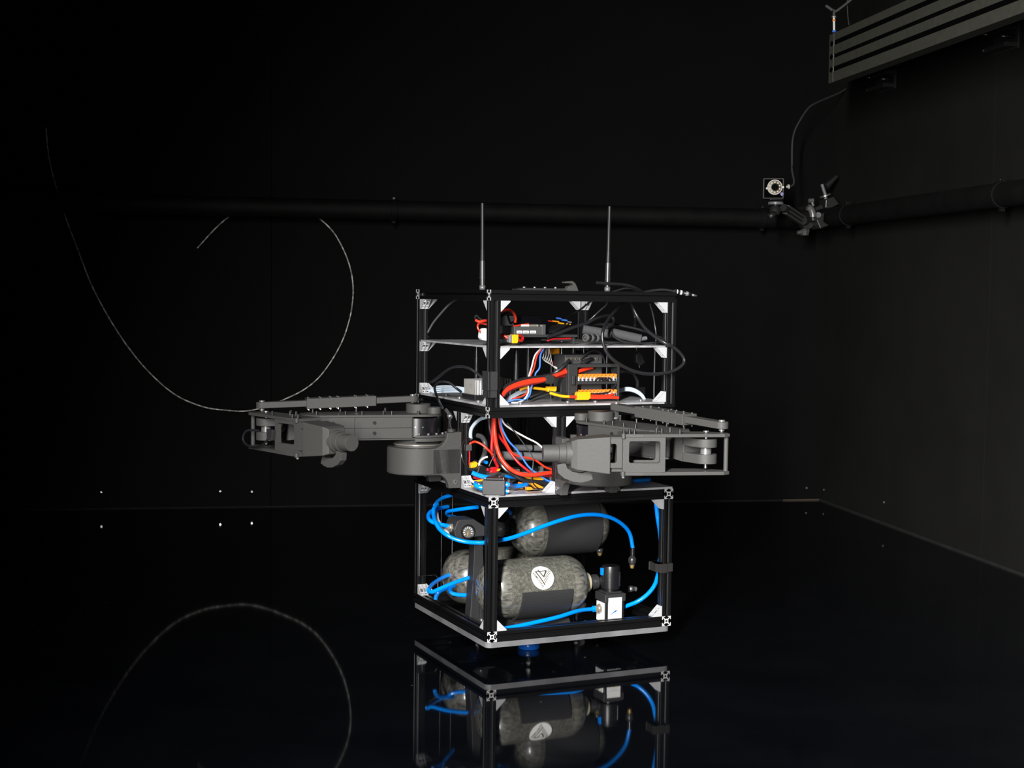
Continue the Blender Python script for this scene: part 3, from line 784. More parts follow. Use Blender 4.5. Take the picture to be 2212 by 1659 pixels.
# cradle under the front cylinder
t = Thing('cylinder_cradle', 'black printed saddle holding up the front gas cylinder', 'cradle', (.142, .092, .046))
arc_o = [(CB - (CR + .0045) * math.cos(p_), CZ + (CR + .0045) * math.sin(p_)) for p_ in [(.04 - 1.39 * i / 14) for i in range(15)]]
arc_i = [(CB - (CR + .0008) * math.cos(p_), CZ + (CR + .0008) * math.sin(p_)) for p_ in [(-1.35 + 1.39 * i / 14) for i in range(15)]]
Ms = lambda y, z, h: (h, y, z)
t.part('saddle', MB().prism(arc_o + arc_i, .087, .196, Ms), 'printed_black', bevel=.0006)
arc_o2 = [(2 * CB - y, z) for y, z in arc_o]; arc_i2 = [(2 * CB - y, z) for y, z in arc_i]
t.part('saddle', MB().prism(arc_o2 + arc_i2, .087, .196, Ms), 'printed_black', bevel=.0006)
t.part('foot', MB().prism([(.036, .046), (.150, .046), (.128, .0665), (.056, .0665)], .082, .200, Ms), 'printed_black', bevel=.0006)
t.part('foot_flange', MB().box(.072, .232, .030, .046, .046, .054), 'printed_black', bevel=.0008)
for a in (.11, .17):
    t.part('bolt', MB().cyl((a, .037, .054), (a, .037, .057), .0032, seg=12), 'steel')
# tower bracket between the cylinders
t = Thing('support_tower', 'tapering black printed support standing beside the left domes of the cylinders', 'support', (.03, .165, .046))
tw = [(.026, .046), (.070, .046), (.056, .150), (.052, .235), (.036, .235), (.033, .150)]
t.part('upright', MB().prism(tw, .150, .178, lambda x, z, h: (x, h, z)), 'printed_black', bevel=.001)
for k in range(5):
    a_ = .032 + k * .0062
    t.part('rib', MB().box(a_, a_ + .0022, .1475, .1505, .050, .135), 'printed_black')
t.part('foot_plate', MB().box(.022, .078, .138, .182, .046, .051), 'printed_black', bevel=.0008)
t.part('bolt', MB().cyl((.050, .145, .051), (.050, .145, .058), .0040, seg=6), 'steel')

# ------------------------------------------------------------------ gauge block on the upper left of the lower bay
t = Thing('gauge_block', 'black angular valve block with small round dial behind the front post', 'gauge', (.03, .105, .235))
GB = .105
poly = [(q[0], q[2]) for q in [(-0.0269, 0.1050, 0.2468), (-0.0204, 0.1050, 0.2631), (-0.0142, 0.1050, 0.2660), (0.0148, 0.1050, 0.2653), (0.0386, 0.1050, 0.2496), (0.0394, 0.1050, 0.2310), (0.0226, 0.1050, 0.2308), (0.0139, 0.1050, 0.2302), (0.0016, 0.1050, 0.2240), (-0.0169, 0.1050, 0.2256), (-0.0250, 0.1050, 0.2347)]]
t.part('body', MB().prism(poly, GB, GB + .05, lambda x, z, h: (x, h, z)), 'printed_black', bevel=.0015)
(gx, gy, gz_), (gx2, _, _2) = [(-0.0000, 0.1000, 0.2421), (0.0130, 0.1000, 0.2414)]
gr = abs(gx2 - gx)
bz = t.part('dial_rim', MB().lathe([(0, 0), (0, gr), (.006, gr * 1.12), (.008, gr), (.0065, gr * .86)], (gx, GB + .001, gz_), (0, -1, 0), 36), 'plastic_black')
t.part('dial', MB().lathe([(0, gr * .9), (0, 0)], (gx, GB - .0045, gz_), (0, -1, 0), 32), 'dull_steel', parent=bz)
for k in range(9):
    an = math.radians(215 - k * 30)
    r0, r1 = gr * .5, gr * .78
    mbk = MB().box(-.0006, .0006, -.0002, .0002, r0, r1, M=lambda x, y, z: (gx + math.cos(an) * z - math.sin(an) * x, GB - .0049 + y, gz_ + math.sin(an) * z + math.cos(an) * x))
    t.part('tick', mbk, 'white_label', parent=bz)
t.part('needle', MB().box(-.0009, .0009, -.0003, .0003, -.001, gr * .55, M=lambda x, y, z: (gx + x * .9 - z * .15, GB - .0054 + y, gz_ - z)), 'amber_plastic', parent=bz)
(qa, qb, qz), (qa2, qb2, qz2) = [(-0.0207, 0.1250, 0.2475), (-0.0325, 0.1250, 0.2516)]
t.part('fitting', MB().cyl((qa, qb, qz), (qa - .008, qb, qz), .0085, seg=20).cyl((qa - .008, qb, qz), (qa2, qb2, qz2), .006, seg=16), 'nickel')

# ------------------------------------------------------------------ pressure regulator at the front right
(r0a, _, r0z), (r1a, _b, r1z) = [(0.2749, 0.0450, 0.1086), (0.3217, 0.0450, 0.0552)]
t = Thing('pressure_regulator', 'black pressure regulator with knob and white square gauge by the right post', 'regulator', ((r0a + r1a) / 2, .066, .046))
RB = .045; RW = r1a - r0a
body = t.part('body', MB().box(r0a + .002, r1a - .002, RB + .0015, RB + .043, .046, r0z - .012), 'plastic_black', bevel=.0015)
t.part('bonnet', MB().box(r0a, r1a, RB, RB + .0445, r0z - .016, r0z).box(r0a + .005, r1a - .005, RB + .005, RB + .04, r0z, r0z + .003), 'printed_black', bevel=.002)
kc = ((r0a + r1a) / 2 - .0005, RB + .022)
(k0, kt, kb_) = [q for q in [(0.2915, 0.0670, 0.1627), (0.2924, 0.0670, 0.1138), (0.2925, 0.0670, 0.1090)]][0:3]
kn = t.part('knob', MB().lathe([(r0z, .013), (r0z + .008, .013), (r0z + .008, .0185), (r0z + .011, .0192), (k0[2] - .006, .0186), (k0[2], .0172), (k0[2], 0)], (kc[0], kc[1], 0), (0, 0, 1), 40), 'plastic_black')
for k in range(20):
    an = k * math.pi / 10
    t.part('knob_rib', MB().box(.0184, .0194, -.0011, .0011, r0z + .013, k0[2] - .012, M=lambda x, y, z: (kc[0] + x * math.cos(an) - y * math.sin(an), kc[1] + x * math.sin(an) + y * math.cos(an), z)), 'plastic_black', parent=kn)
t.part('tab', MB().box(kc[0] - .0215, kc[0] - .0175, kc[1] - .004, kc[1] + .004, k0[2] - .018, k0[2] - .004), 'blue_hose', parent=kn, label='bright blue tab')
# label plates and printed gauge on the front
(l0, l1, l2) = [(0.2823, 0.0455, 0.1015), (0.3127, 0.0455, 0.0992), (0.3135, 0.0455, 0.0575)]
lab = t.part('label_plate', MB().box(l0[0], l1[0], RB - .0006, RB + .004, .050, l0[2]), 'white_label', bevel=.0004)
ctr, rim, hz = [(0.2975, 0.0445, 0.0744), (0.3091, 0.0445, 0.0735), (0.2972, 0.0445, 0.0881)]
for k in range(18):
    an = math.radians(-40 + k * 260 / 17)
    R_ = (rim[0] - ctr[0])
    t.part('tick', MB().box(-.00025, .00025, 0, .0002, R_ * .82, R_, M=lambda x, y, z: (ctr[0] + math.cos(an) * z - math.sin(an) * x, RB - .0009 + y, ctr[2] + math.sin(an) * z + math.cos(an) * x)), 'ink_blue', parent=lab)
arcp = [(ctr[0] + R_ * .60 * math.cos(math.radians(x_)), ctr[2] + R_ * .60 * math.sin(math.radians(x_))) for x_ in range(60, 200, 10)]
arcq = [(ctr[0] + R_ * .52 * math.cos(math.radians(x_)), ctr[2] + R_ * .52 * math.sin(math.radians(x_))) for x_ in range(190, 50, -10)]
t.part('scale_arc', MB().prism(arcp + arcq, RB - .0009, RB - .0007, lambda x, z, h: (x, h, z)), 'ink_orange', parent=lab)
nd = [(0.2863, 0.0440, 0.0675), (0.3028, 0.0440, 0.0771)]
dx, dz = nd[1][0] - nd[0][0], nd[1][2] - nd[0][2]; ln = math.hypot(dx, dz); ux, uz = -dz / ln, dx / ln
t.part('needle', MB().prism([(nd[0][0], nd[0][2]), (ctr[0] + ux * .0013, ctr[2] + uz * .0013), (nd[1][0], nd[1][2]), (ctr[0] - ux * .0013, ctr[2] - uz * .0013)], RB - .0013, RB - .0010, lambda x, z, h: (x, h, z)), 'ink_blue', parent=lab)
t.part('needle_hub', MB().cyl((ctr[0], RB - .0008, ctr[2]), (ctr[0], RB - .0018, ctr[2]), .0016, seg=16), 'ink_blue', parent=lab)
t.part('divider', MB().box(l0[0], l1[0], RB - .0009, RB - .0005, hz[2] - .0003, hz[2] + .0003), 'ink_pale', parent=lab)
t.part('label_plate', MB().box(r0a - .0006, r0a + .004, RB + .006, RB + .036, .052, r0z - .018), 'white_label', bevel=.0004)
(f0, f1, f2) = [(0.2717, 0.0630, 0.0780), (0.2585, 0.0630, 0.0779), (0.2519, 0.0630, 0.0772)]
t.part('fitting', MB().cyl((r0a, .063, f0[2]), (r0a - .006, .063, f0[2]), .0095, seg=6).cyl((r0a - .006, .063, f0[2]), (r0a - .014, .063, f0[2]), .0062, seg=20), 'nickel', label='brass push fitting')
FZ = f0[2]; FA = r0a - .014
t.part('collar', MB().cyl((FA, .063, FZ), (FA - .004, .063, FZ), .0062, seg=20), 'blue_hose')

# ------------------------------------------------------------------ blue air hoses of the lower bay
BG = 'blue air hoses'
hose('air_hose', 'long blue air hose arching from the left across the upper cylinder', [(-0.0263, 0.2000, 0.2837), (-0.0450, 0.1700, 0.2782), (-0.0526, 0.1500, 0.2698), (-0.0602, 0.1200, 0.2619), (-0.0600, 0.1000, 0.2517), (-0.0539, 0.0800, 0.2431), (-0.0385, 0.0700, 0.2347), (-0.0207, 0.0600, 0.2302), (-0.0033, 0.0550, 0.2286), (0.0153, 0.0500, 0.2285)] + [(0.0481, 0.0550, 0.2301), (0.0716, 0.0600, 0.2318), (0.1078, 0.0650, 0.2394), (0.1499, 0.0700, 0.2504), (0.1925, 0.0750, 0.2598), (0.2303, 0.0800, 0.2651), (0.2705, 0.0850, 0.2645), (0.3076, 0.0900, 0.2559), (0.3376, 0.0950, 0.2399), (0.3582, 0.1000, 0.2191), (0.3660, 0.1000, 0.1892)], .0041, 'blue_hose', 'hose', BG, 12)
q = [(0.3660, 0.1000, 0.1892), (0.3658, 0.1000, 0.1667), (0.3653, 0.1000, 0.1546), (0.3651, 0.1000, 0.1468)]
t = Thing('hose_coupling', 'dark coupling at the hanging end of the long blue hose', 'coupling', q[3])
t.part('stem', MB().cyl(q[0], q[1], .0046, seg=16), 'dark_tube')
t.part('body', MB().lathe([(0, 0), (0, .006), (.006, .0085), (.012, .0085), (.014, .0075), (.018, .004), (.018, 0)], q[2], (0, 0, 1), 24), 'gunmetal')
t.part('tip', MB().cyl(q[3], q[2], .004, .0055, seg=16), 'brass')
hose('air_hose', 'blue hose bending round into the left fitting of the gauge block', [(-0.0313, 0.1250, 0.2518), (-0.0436, 0.1250, 0.2543), (-0.0563, 0.1300, 0.2577), (-0.0629, 0.1400, 0.2614), (-0.0598, 0.1600, 0.2652), (-0.0501, 0.1800, 0.2700), (-0.0344, 0.2000, 0.2720), (-0.0101, 0.2300, 0.2705), (0.0210, 0.2600, 0.2681)], .0041, 'blue_hose', 'hose', BG)
hose('air_hose', 'short dark blue hose turning back under the top deck', [(0.0277, 0.1200, 0.2868), (0.0158, 0.1500, 0.2803), (0.0070, 0.1900, 0.2716), (0.0058, 0.2200, 0.2649), (0.0108, 0.2400, 0.2572), (0.0210, 0.2500, 0.2514), (0.0421, 0.2700, 0.2441)], .0038, 'blue_hose', 'hose', BG)
hose('air_hose', 'blue hose rising behind the left end under the top deck', [(0.0459, 0.3000, 0.2862), (0.0276, 0.3000, 0.2819), (0.0068, 0.2800, 0.2773), (-0.0113, 0.2500, 0.2737)], .0038, 'blue_hose', 'hose', BG)
hose('air_hose', 'thin blue hose stub behind the front post at the top', [(0.1141, 0.2000, 0.2649), (0.1227, 0.1900, 0.2659), (0.1241, 0.1800, 0.2648), (0.1262, 0.1800, 0.2587)], .0035, 'blue_hose', 'hose', BG)
for k in range(2):
    hose('pale_tube', ('left', 'right')[k] + ' pale tube of the pair curving behind the blue hose to the gauge block', [[(-0.0293, 0.2000, 0.2685), (-0.0377, 0.1700, 0.2568), (-0.0349, 0.1500, 0.2456), (-0.0264, 0.1400, 0.2374), (-0.0152, 0.1300, 0.2323)], [(-0.0265, 0.2000, 0.2684), (-0.0350, 0.1700, 0.2567), (-0.0324, 0.1500, 0.2464), (-0.0244, 0.1400, 0.2389), (-0.0152, 0.1300, 0.2344)]][k], .0028, 'white_wire', 'tube', 'pale twin tubing')
hose('air_hose', 'upper blue hose of the loop by the lower left bracket', [(0.0315, 0.2600, 0.1280), (0.0120, 0.2500, 0.1258), (-0.0112, 0.2300, 0.1235), (-0.0354, 0.2000, 0.1218), (-0.0550, 0.1700, 0.1183)], .0041, 'blue_hose', 'hose', BG)
hose('air_hose', 'lower blue hose of the loop by the lower left bracket', [(-0.0573, 0.1650, 0.1173), (-0.0476, 0.1650, 0.1152), (-0.0340, 0.1650, 0.1195), (-0.0140, 0.1650, 0.1263), (0.0097, 0.1680, 0.1322), (0.0366, 0.1720, 0.1372), (0.0527, 0.1800, 0.1370)], .0041, 'blue_hose', 'hose', BG)
hose('air_hose', 'blue hose dropping behind the left bottom rail', [(-0.0278, 0.2000, 0.0916), (-0.0261, 0.2000, 0.0986), (-0.0189, 0.2000, 0.1070), (0.0002, 0.2100, 0.1108), (0.0124, 0.2200, 0.1141)], .0041, 'blue_hose', 'hose', BG)
hose('air_hose', 'small curled blue hose below the rear cylinder dome', [(0.0399, 0.1850, 0.0984), (0.0216, 0.1900, 0.0991), (0.0083, 0.1950, 0.1018), (0.0036, 0.2000, 0.1071), (0.0077, 0.2050, 0.1124), (0.0167, 0.2100, 0.1138)], .0041, 'blue_hose', 'hose', BG)
hose('air_hose', 'blue hose running along the bottom front rail into the regulator', [(FA - .002, .063, FZ), (FA - .012, .062, FZ)] + [(0.2301, 0.0550, 0.0796), (0.2065, 0.0450, 0.0798), (0.1644, 0.0340, 0.0749), (0.1074, 0.0280, 0.0693), (0.0710, 0.0260, 0.0658), (0.0463, 0.0240, 0.0645)], .0041, 'blue_hose', 'hose', BG, 12)
hose('air_hose', 'blue hose strapped to the right post and curving down to the regulator', [(0.3785, 0.0300, 0.2897), (0.3808, 0.0300, 0.2744), (0.3837, 0.0300, 0.2556), (0.3913, 0.0350, 0.2324), (0.3944, 0.0350, 0.2050), (0.3914, 0.0300, 0.1838), (0.3860, 0.0260, 0.1662), (0.3863, 0.0300, 0.1467), (0.3852, 0.0400, 0.1228), (0.3754, 0.0500, 0.1027), (0.3581, 0.0600, 0.0866), (0.3345, 0.0660, 0.0773), (0.3236, 0.0670, 0.0750)], .0043, 'blue_hose', 'hose', BG, 12)
hose('air_hose', 'short blue hose behind the right arm above the top deck', [(0.3570, 0.1200, 0.3260), (0.3665, 0.1000, 0.3281), (0.3765, 0.0850, 0.3304), (0.3864, 0.0700, 0.3327)], .0040, 'blue_hose', 'hose', BG)
sa = [(0.3632, -0.0010, 0.1724), (0.4000, -0.0010, 0.1548)]
t = Thing('hook_loop_strap', 'dark hook-and-loop strap tying the hose to the right post', 'strap', (.385, .012, sa[1][2]))
z0_, z1_ = sa[1][2] + .001, sa[0][2]
loop_o = [(.3655, .006), (.368, -.0015), (.4015, -.0015), (.4020, .022), (.3980, .0235), (.3720, .036), (.3655, .032)]
t.part('band', MB().prism(loop_o + [(.3675, .031), (.3675, .0068), (.3690, .0003), (.4000, .0003), (.4000, .0205), (.3975, .0215), (.3715, .034)], z0_, z1_, ID), 'hook_and_loop')
t.part('tail', MB().box(.372, .388, -.0032, -.0012, z0_ - .002, z1_ - .001), 'hook_and_loop', bevel=.0008)
for lbl, pts in (('small brass tipped fitting hanging below the upper cylinder sleeve', [(0.3266, 0.1700, 0.1783), (0.3267, 0.1700, 0.1704), (0.3269, 0.1700, 0.1634)]),):
    t = Thing('pipe_fitting', lbl, 'fitting', pts[2])
    t.part('nut', MB().cyl(pts[1], pts[0], .0075, seg=6), 'gunmetal')
    t.part('tip', MB().cyl(pts[2], pts[1], .0030, .006, seg=16), 'brass')
pts = [(0.3917, 0.1600, 0.0900), (0.4087, 0.1600, 0.0888), (0.3996, 0.1600, 0.0957), (0.3998, 0.1600, 0.0832)]
t = Thing('elbow_fitting', 'small shiny elbow fitting in the dark behind the regulator', 'fitting', pts[3])
t.part('nut', MB().cyl((pts[0][0], .16, pts[0][2]), (pts[0][0] + .010, .16, pts[0][2]), .007, seg=6), 'steel')
t.part('stem', MB().cyl((pts[0][0] + .010, .16, pts[0][2]), (pts[1][0], .16, pts[1][2]), .005, seg=16), 'dull_steel')

# ------------------------------------------------------------------ antennas on the top frame
def antenna(label, a, b, px):
    t = Thing('antenna', label, 'antenna', (a, b, Z3), group='whip antennas on the top frame')
    lean = px
    def pt(h): return (a + lean * h, b, Z3 + h)
    t.part('nut', MB().cyl(pt(0), pt(.008), .0062, seg=6), 'dull_steel')
    t.part('barrel', MB().cyl(pt(.008), pt(.021), .0050, seg=20).cyl(pt(.021), pt(.024), .0058, seg=20).cyl(pt(.024), pt(.055), .0054, .0050, seg=20), 'gunmetal')
    t.part('sleeve', MB().cyl(pt(.055), pt(.076), .0044, .0040, seg=20), 'whip_black')
    t.part('whip', MB().tube([pt(.076 + .086 * k / 6) for k in range(7)] + [pt(.1645)], .0036, 16, 2, taper=lambda x: 1 - .1 * x if x < .93 else max(.25, 1 - .1 * x - (x - .93) * 9)), 'whip_black')
q = [(0.0100, 0.0654, 0.7089)][0]
antenna('black whip antenna above the front corner of the top frame', .010, q[1], -.012)
q = [(0.2509, 0.0120, 0.7120)][0]
antenna('black whip antenna standing beside the cables on the top frame', q[0], .012, .012)

# ------------------------------------------------------------------ things lying on the top frame
t = Thing('hooked_mount', 'flat black mounting plate with an upturned hook on the top frame', 'mount', (.13, .03, Z3))
hk = [(q[0], q[2]) for q in [(0.1623, 0.0300, 0.7109), (0.1637, 0.0300, 0.7171), (0.1721, 0.0300, 0.7178), (0.1736, 0.0300, 0.7213), (0.1831, 0.0300, 0.7242), (0.1796, 0.0300, 0.7269), (0.1651, 0.0300, 0.7273), (0.1658, 0.0300, 0.7301), (0.1811, 0.0300, 0.7317), (0.1873, 0.0300, 0.7277), (0.1921, 0.0300, 0.7188), (0.1950, 0.0300, 0.7113)]]
t.part('hook', MB().prism(hk, .024, .040, lambda x, z, h: (x, h, z)), 'printed_nylon', bevel=.0008)
pl0, pl1, pl2 = [(0.0650, 0.0300, 0.7152), (0.1280, 0.0300, 0.7160), (0.0735, 0.0300, 0.7171)]
pl3 = [(0.1630, 0.0300, 0.7170)][0]
t.part('plate', MB().box(pl0[0], pl3[0], .014, .050, Z3, Z3 + .0028).box(pl2[0], pl3[0], .020, .046, Z3 + .0028, Z3 + .0045), 'printed_black', bevel=.0006)
for k in range(4):
    a_ = pl2[0] + .006 + k * .022
    t.part('screw', MB().cyl((a_, .026, Z3 + .0045), (a_, .026, Z3 + .0068), .0028, seg=12), 'dull_steel')
CG = 'black cables of the upper bay'
hose('black_cable', 'loose black cable end sticking up by the right antenna', [(0.2213, 0.0000, 0.7288), (0.2528, 0.0040, 0.7273), (0.2843, 0.0100, 0.7263), (0.3092, 0.0150, 0.7218), (0.3369, 0.0300, 0.7137), (0.3613, 0.0500, 0.7040)], .0030, 'rubber_cable', group=CG)
hose('black_cable', 'thin black cable humped over the top rail beside the right antenna', [(0.2617, 0.0200, 0.7107), (0.2773, 0.0200, 0.7147), (0.2946, 0.0200, 0.7191), (0.3105, 0.0200, 0.7187), (0.3305, 0.0300, 0.7122)], .0020, 'rubber_cable', group=CG)
t = Thing('usb_cable', 'black plug lead poking out over the right end of the top rail', 'cable', (.37, .02, Z3))
lead = [(0.3362, 0.0200, 0.7116), (0.3558, 0.0180, 0.7154), (0.3765, 0.0120, 0.7173), (0.3974, 0.0060, 0.7145)]
t.part('lead', MB().tube(lead, .0026, 10, 6), 'rubber_cable')
u0, u1, u2, u3, u4 = [(0.3958, 0.0060, 0.7148), (0.4087, 0.0030, 0.7126), (0.4184, 0.0000, 0.7109), (0.4307, -0.0040, 0.7082), (0.4414, -0.0060, 0.7059)]
t.part('grip', MB().cyl(u0, u1, .0042, seg=14), 'rubber_cable')
t.part('band', MB().cyl(Vector(u0).lerp(Vector(u1), .45), Vector(u0).lerp(Vector(u1), .6), .0045, seg=14), 'white_label')
t.part('band', MB().cyl(u1, Vector(u1).lerp(Vector(u2), .35), .0046, seg=14), 'white_label')
t.part('housing', MB().cyl(Vector(u1).lerp(Vector(u2), .35), u3, .0044, seg=8), 'plastic_black')
t.part('band', MB().cyl(Vector(u2).lerp(Vector(u3), .1), Vector(u2).lerp(Vector(u3), .55), .0046, seg=8), 'grey_plastic')
t.part('plug', MB().cyl(u3, u4, .0030, seg=4), 'steel')

# ------------------------------------------------------------------ upper bay, middle deck
DK = .607
f0, f1 = [(0.0891, 0.0900, 0.6422), (0.1537, 0.0900, 0.6220)]
t = Thing('mini_computer', 'dark grey mini computer with three white ports on the middle deck', 'computer', ((f0[0] + f1[0]) / 2, .12, f1[2]))
t.part('case', MB().box(f0[0], f1[0], .09, .165, f1[2], f0[2]), 'device_grey', bevel=.001)
pt_ = [(0.0940, 0.0895, 0.6339), (0.1056, 0.0895, 0.6286), (0.1074, 0.0895, 0.6339), (0.1201, 0.0895, 0.6286), (0.1224, 0.0895, 0.6339), (0.1354, 0.0895, 0.6287)]
for g0, g1 in zip(pt_[0::2], pt_[1::2]):
    pp = t.part('port', MB().box(g0[0], g1[0], .0892, .0915, g1[2], g0[2]), 'white_label', bevel=.0003)
    t.part('slot', MB().box(g0[0] + .002, g1[0] - .002, .0889, .0895, (g0[2] + g1[2]) / 2 - .001, (g0[2] + g1[2]) / 2 + .0002), 'recess_dark', parent=pp)
pt_ = [(0.1084, 0.1000, 0.6457), (0.1254, 0.1000, 0.6420), (0.1267, 0.1000, 0.6457), (0.1452, 0.1000, 0.6421), (0.1458, 0.1000, 0.6458), (0.1541, 0.1000, 0.6421)]
for g0, g1, mm in zip(pt_[0::2], pt_[1::2], ('white_label', 'nickel', 'plastic_black')):
    t.part('header', MB().box(g0[0], g1[0], .100, .110, f0[2], g0[2]), mm)
t.part('end_flange', MB().box(f1[0] - .006, f1[0] + .002, .088, .167, f1[2], f0[2] + .004), 'device_grey', bevel=.0006)
g0, g1 = [(0.1107, 0.1400, 0.6628), (0.1716, 0.1400, 0.6431)]
single('radio_box', 'glossy black flat-topped box behind the mini computer', 'electronic box', MB().box(g0[0], g1[0], .14, .20, DK, g0[2]), 'gloss_black', bevel=.0012)
# support deck under the computer
g0, g1 = [(0.1464, 0.0850, 0.6263), (0.2245, 0.0850, 0.6213)]
single('device_tray', 'thin dark tray holding the mini computer above the middle deck', 'tray', MB().box(g0[0] - .06, g1[0], .085, .19, g1[2], g0[2]).box(g0[0] - .05, g0[0] - .045, .09, .095, DK, g1[2]).box(g1[0] - .008, g1[0] - .003, .09, .095, DK, g1[2]), 'printed_black', bevel=.0006)
# white battery lead pouch by the post
g0, g1, g2 = [(0.0007, 0.0550, 0.6398), (0.0136, 0.0550, 0.6399), (0.0074, 0.0550, 0.6148)]
t = Thing('battery_pouch', 'cream heat-shrunk pouch left of the front post on the middle deck', 'battery', ((g0[0] + g1[0]) / 2, .055, g2[2]))
t.part('pouch', MB().prism([(q[0], q[2]) for q in [(0.0009, 0.0550, 0.6207), (0.0020, 0.0550, 0.6327), (0.0065, 0.0550, 0.6393), (0.0149, 0.0550, 0.6399), (0.0165, 0.0550, 0.6147), (0.0061, 0.0550, 0.6165)]], .05, .066, lambda x, z, h: (x, h, z)), 'white_label', bevel=.003)
RG = 'red power leads'
hose('red_lead', 'red lead looping out to the left of the front post', [(0.0221, 0.0600, 0.6529), (0.0087, 0.0500, 0.6537), (-0.0016, 0.0500, 0.6519), (-0.0079, 0.0550, 0.6547)], .0026, 'red_wire', group=RG)
hose('black_lead', 'black lead curled above the red loop left of the front post', [(-0.0080, 0.0550, 0.6565), (-0.0072, 0.0600, 0.6606), (-0.0033, 0.0600, 0.6633), (0.0012, 0.0600, 0.6588), (0.0069, 0.0580, 0.6551), (0.0152, 0.0560, 0.6530)], .0018, 'rubber_cable', group='black power leads')
hose('red_lead', 'thin red lead arching over the cream pouch', [(0.0006, 0.0500, 0.6316), (-0.0042, 0.0520, 0.6399), (-0.0023, 0.0550, 0.6470), (0.0057, 0.0580, 0.6487), (0.0183, 0.0600, 0.6463)], .0018, 'red_wire', group=RG)
hose('red_lead', 'red lead arching beside the upper bracket of the front post', [(0.0705, 0.1200, 0.6679), (0.0762, 0.1100, 0.6727), (0.0824, 0.1000, 0.6741), (0.0912, 0.1000, 0.6683), (0.0957, 0.1000, 0.6585), (0.0950, 0.1000, 0.6493)], .0026, 'red_wire', group=RG)
hose('black_lead', 'black lead sagging inside the red arch by the front post', [(0.0663, 0.1100, 0.6600), (0.0729, 0.1100, 0.6631), (0.0809, 0.1100, 0.6681), (0.0851, 0.1100, 0.6583), (0.0893, 0.1100, 0.6485), (0.0973, 0.1100, 0.6510)], .0022, 'rubber_cable', group='black power leads')
for k in range(3):
    hose('red_lead', ('front', 'middle', 'rear')[k] + ' thin red lead lying on the mini computer', [[(0.0893, 0.0950, 0.6437), (0.1037, 0.1000, 0.6448), (0.1286, 0.1100, 0.6474)], [(0.0893, 0.0950, 0.6428), (0.1037, 0.1000, 0.6443), (0.1286, 0.1100, 0.6470)], [(0.0893, 0.0950, 0.6419), (0.1037, 0.1000, 0.6438), (0.1286, 0.1100, 0.6466)]][k], .0010, 'red_wire', group='red leads on the computer')
def power_plug(label, c0, c1, b0, b1, zlo, zhi, tail=True, grp='yellow power connectors', matl='yellow_plastic'):
    t = Thing('power_connector', label, 'connector', ((c0 + c1) / 2, (b0 + b1) / 2, zlo), group=grp)
    w = c1 - c0
    t.part('shell', MB().prism([(c0, zlo), (c1 - w * .16, zlo), (c1, zlo + (zhi - zlo) * .25), (c1, zhi), (c0 + w * .1, zhi), (c0, zhi - (zhi - zlo) * .2)], b0, b1, lambda x, z, h: (x, h, z)), matl, bevel=.0008)
    if tail:
        t.part('socket', MB().box(c0 - w * .45, c0, b0 + .001, b1 - .001, zlo + .001, zhi - .001), 'grey_plastic', bevel=.0008)
    return t
g0, g1 = [(0.0602, 0.0400, 0.6278), (0.0732, 0.0400, 0.6115)]
power_plug('yellow power connector with grey socket on the edge of the middle deck', g0[0], g1[0], .035, .050, g1[2], g0[2])
hose('red_lead', 'short red lead feeding the grey socket by the front post', [(0.0364, 0.0500, 0.6275), (0.0447, 0.0480, 0.6260), (0.0500, 0.0450, 0.6240), (0.0544, 0.0430, 0.6211)], .0028, 'red_wire', group=RG)
hose('red_lead', 'red lead folded behind the yellow connector on the middle deck', [(0.0734, 0.0430, 0.6247), (0.0839, 0.0500, 0.6251), (0.0909, 0.0550, 0.6213), (0.0866, 0.0500, 0.6160), (0.0777, 0.0450, 0.6168)], .0030, 'dark_red_wire', group=RG)
hose('red_lead', 'red and violet lead under the device tray', [(0.1469, 0.0600, 0.6152), (0.1640, 0.0700, 0.6181), (0.1844, 0.0800, 0.6183), (0.2129, 0.0900, 0.6188)], .0016, 'dark_red_wire', group=RG)
# ribbon of small coloured plugs
pt_ = [(0.1910, 0.1500, 0.6533), (0.1993, 0.1500, 0.6507), (0.1998, 0.1500, 0.6533), (0.2137, 0.1500, 0.6499), (0.2088, 0.1500, 0.6595), (0.2189, 0.1500, 0.6557), (0.2210, 0.1500, 0.6560), (0.2323, 0.1500, 0.6522), (0.2131, 0.1500, 0.6495), (0.2250, 0.1500, 0.6462), (0.2303, 0.1500, 0.6474), (0.2399, 0.1500, 0.6448), (0.2342, 0.1500, 0.6517), (0.2423, 0.1500, 0.6486)]
for k, (g0, g1, mm) in enumerate(zip(pt_[0::2], pt_[1::2], ('red_wire', 'amber_plastic', 'blue_wire', 'blue_wire', 'yellow_plastic', 'yellow_plastic', 'grey_plastic'))):
    dz_ = (g0[2] - g1[2]) * .35
    lbls = ('tiny red jumper plug at the left of the coloured bunch', 'tiny orange jumper plug in the coloured bunch', 'upper tiny blue jumper plug in the coloured bunch', 'lower tiny blue jumper plug in the coloured bunch', 'left tiny yellow jumper plug in the coloured bunch', 'right tiny yellow jumper plug in the coloured bunch', 'tiny grey jumper plug at the right of the coloured bunch')
    single('jumper_plug', lbls[k], 'plug', MB().prism([(g0[0], g0[2]), (g1[0], g0[2] - dz_ * 1.2), (g1[0], g1[2] - dz_ * .5), (g0[0], g1[2] + dz_ * .5)], .147, .152, lambda x, z, h: (x, h, z)), mm, group='coloured jumper plugs')
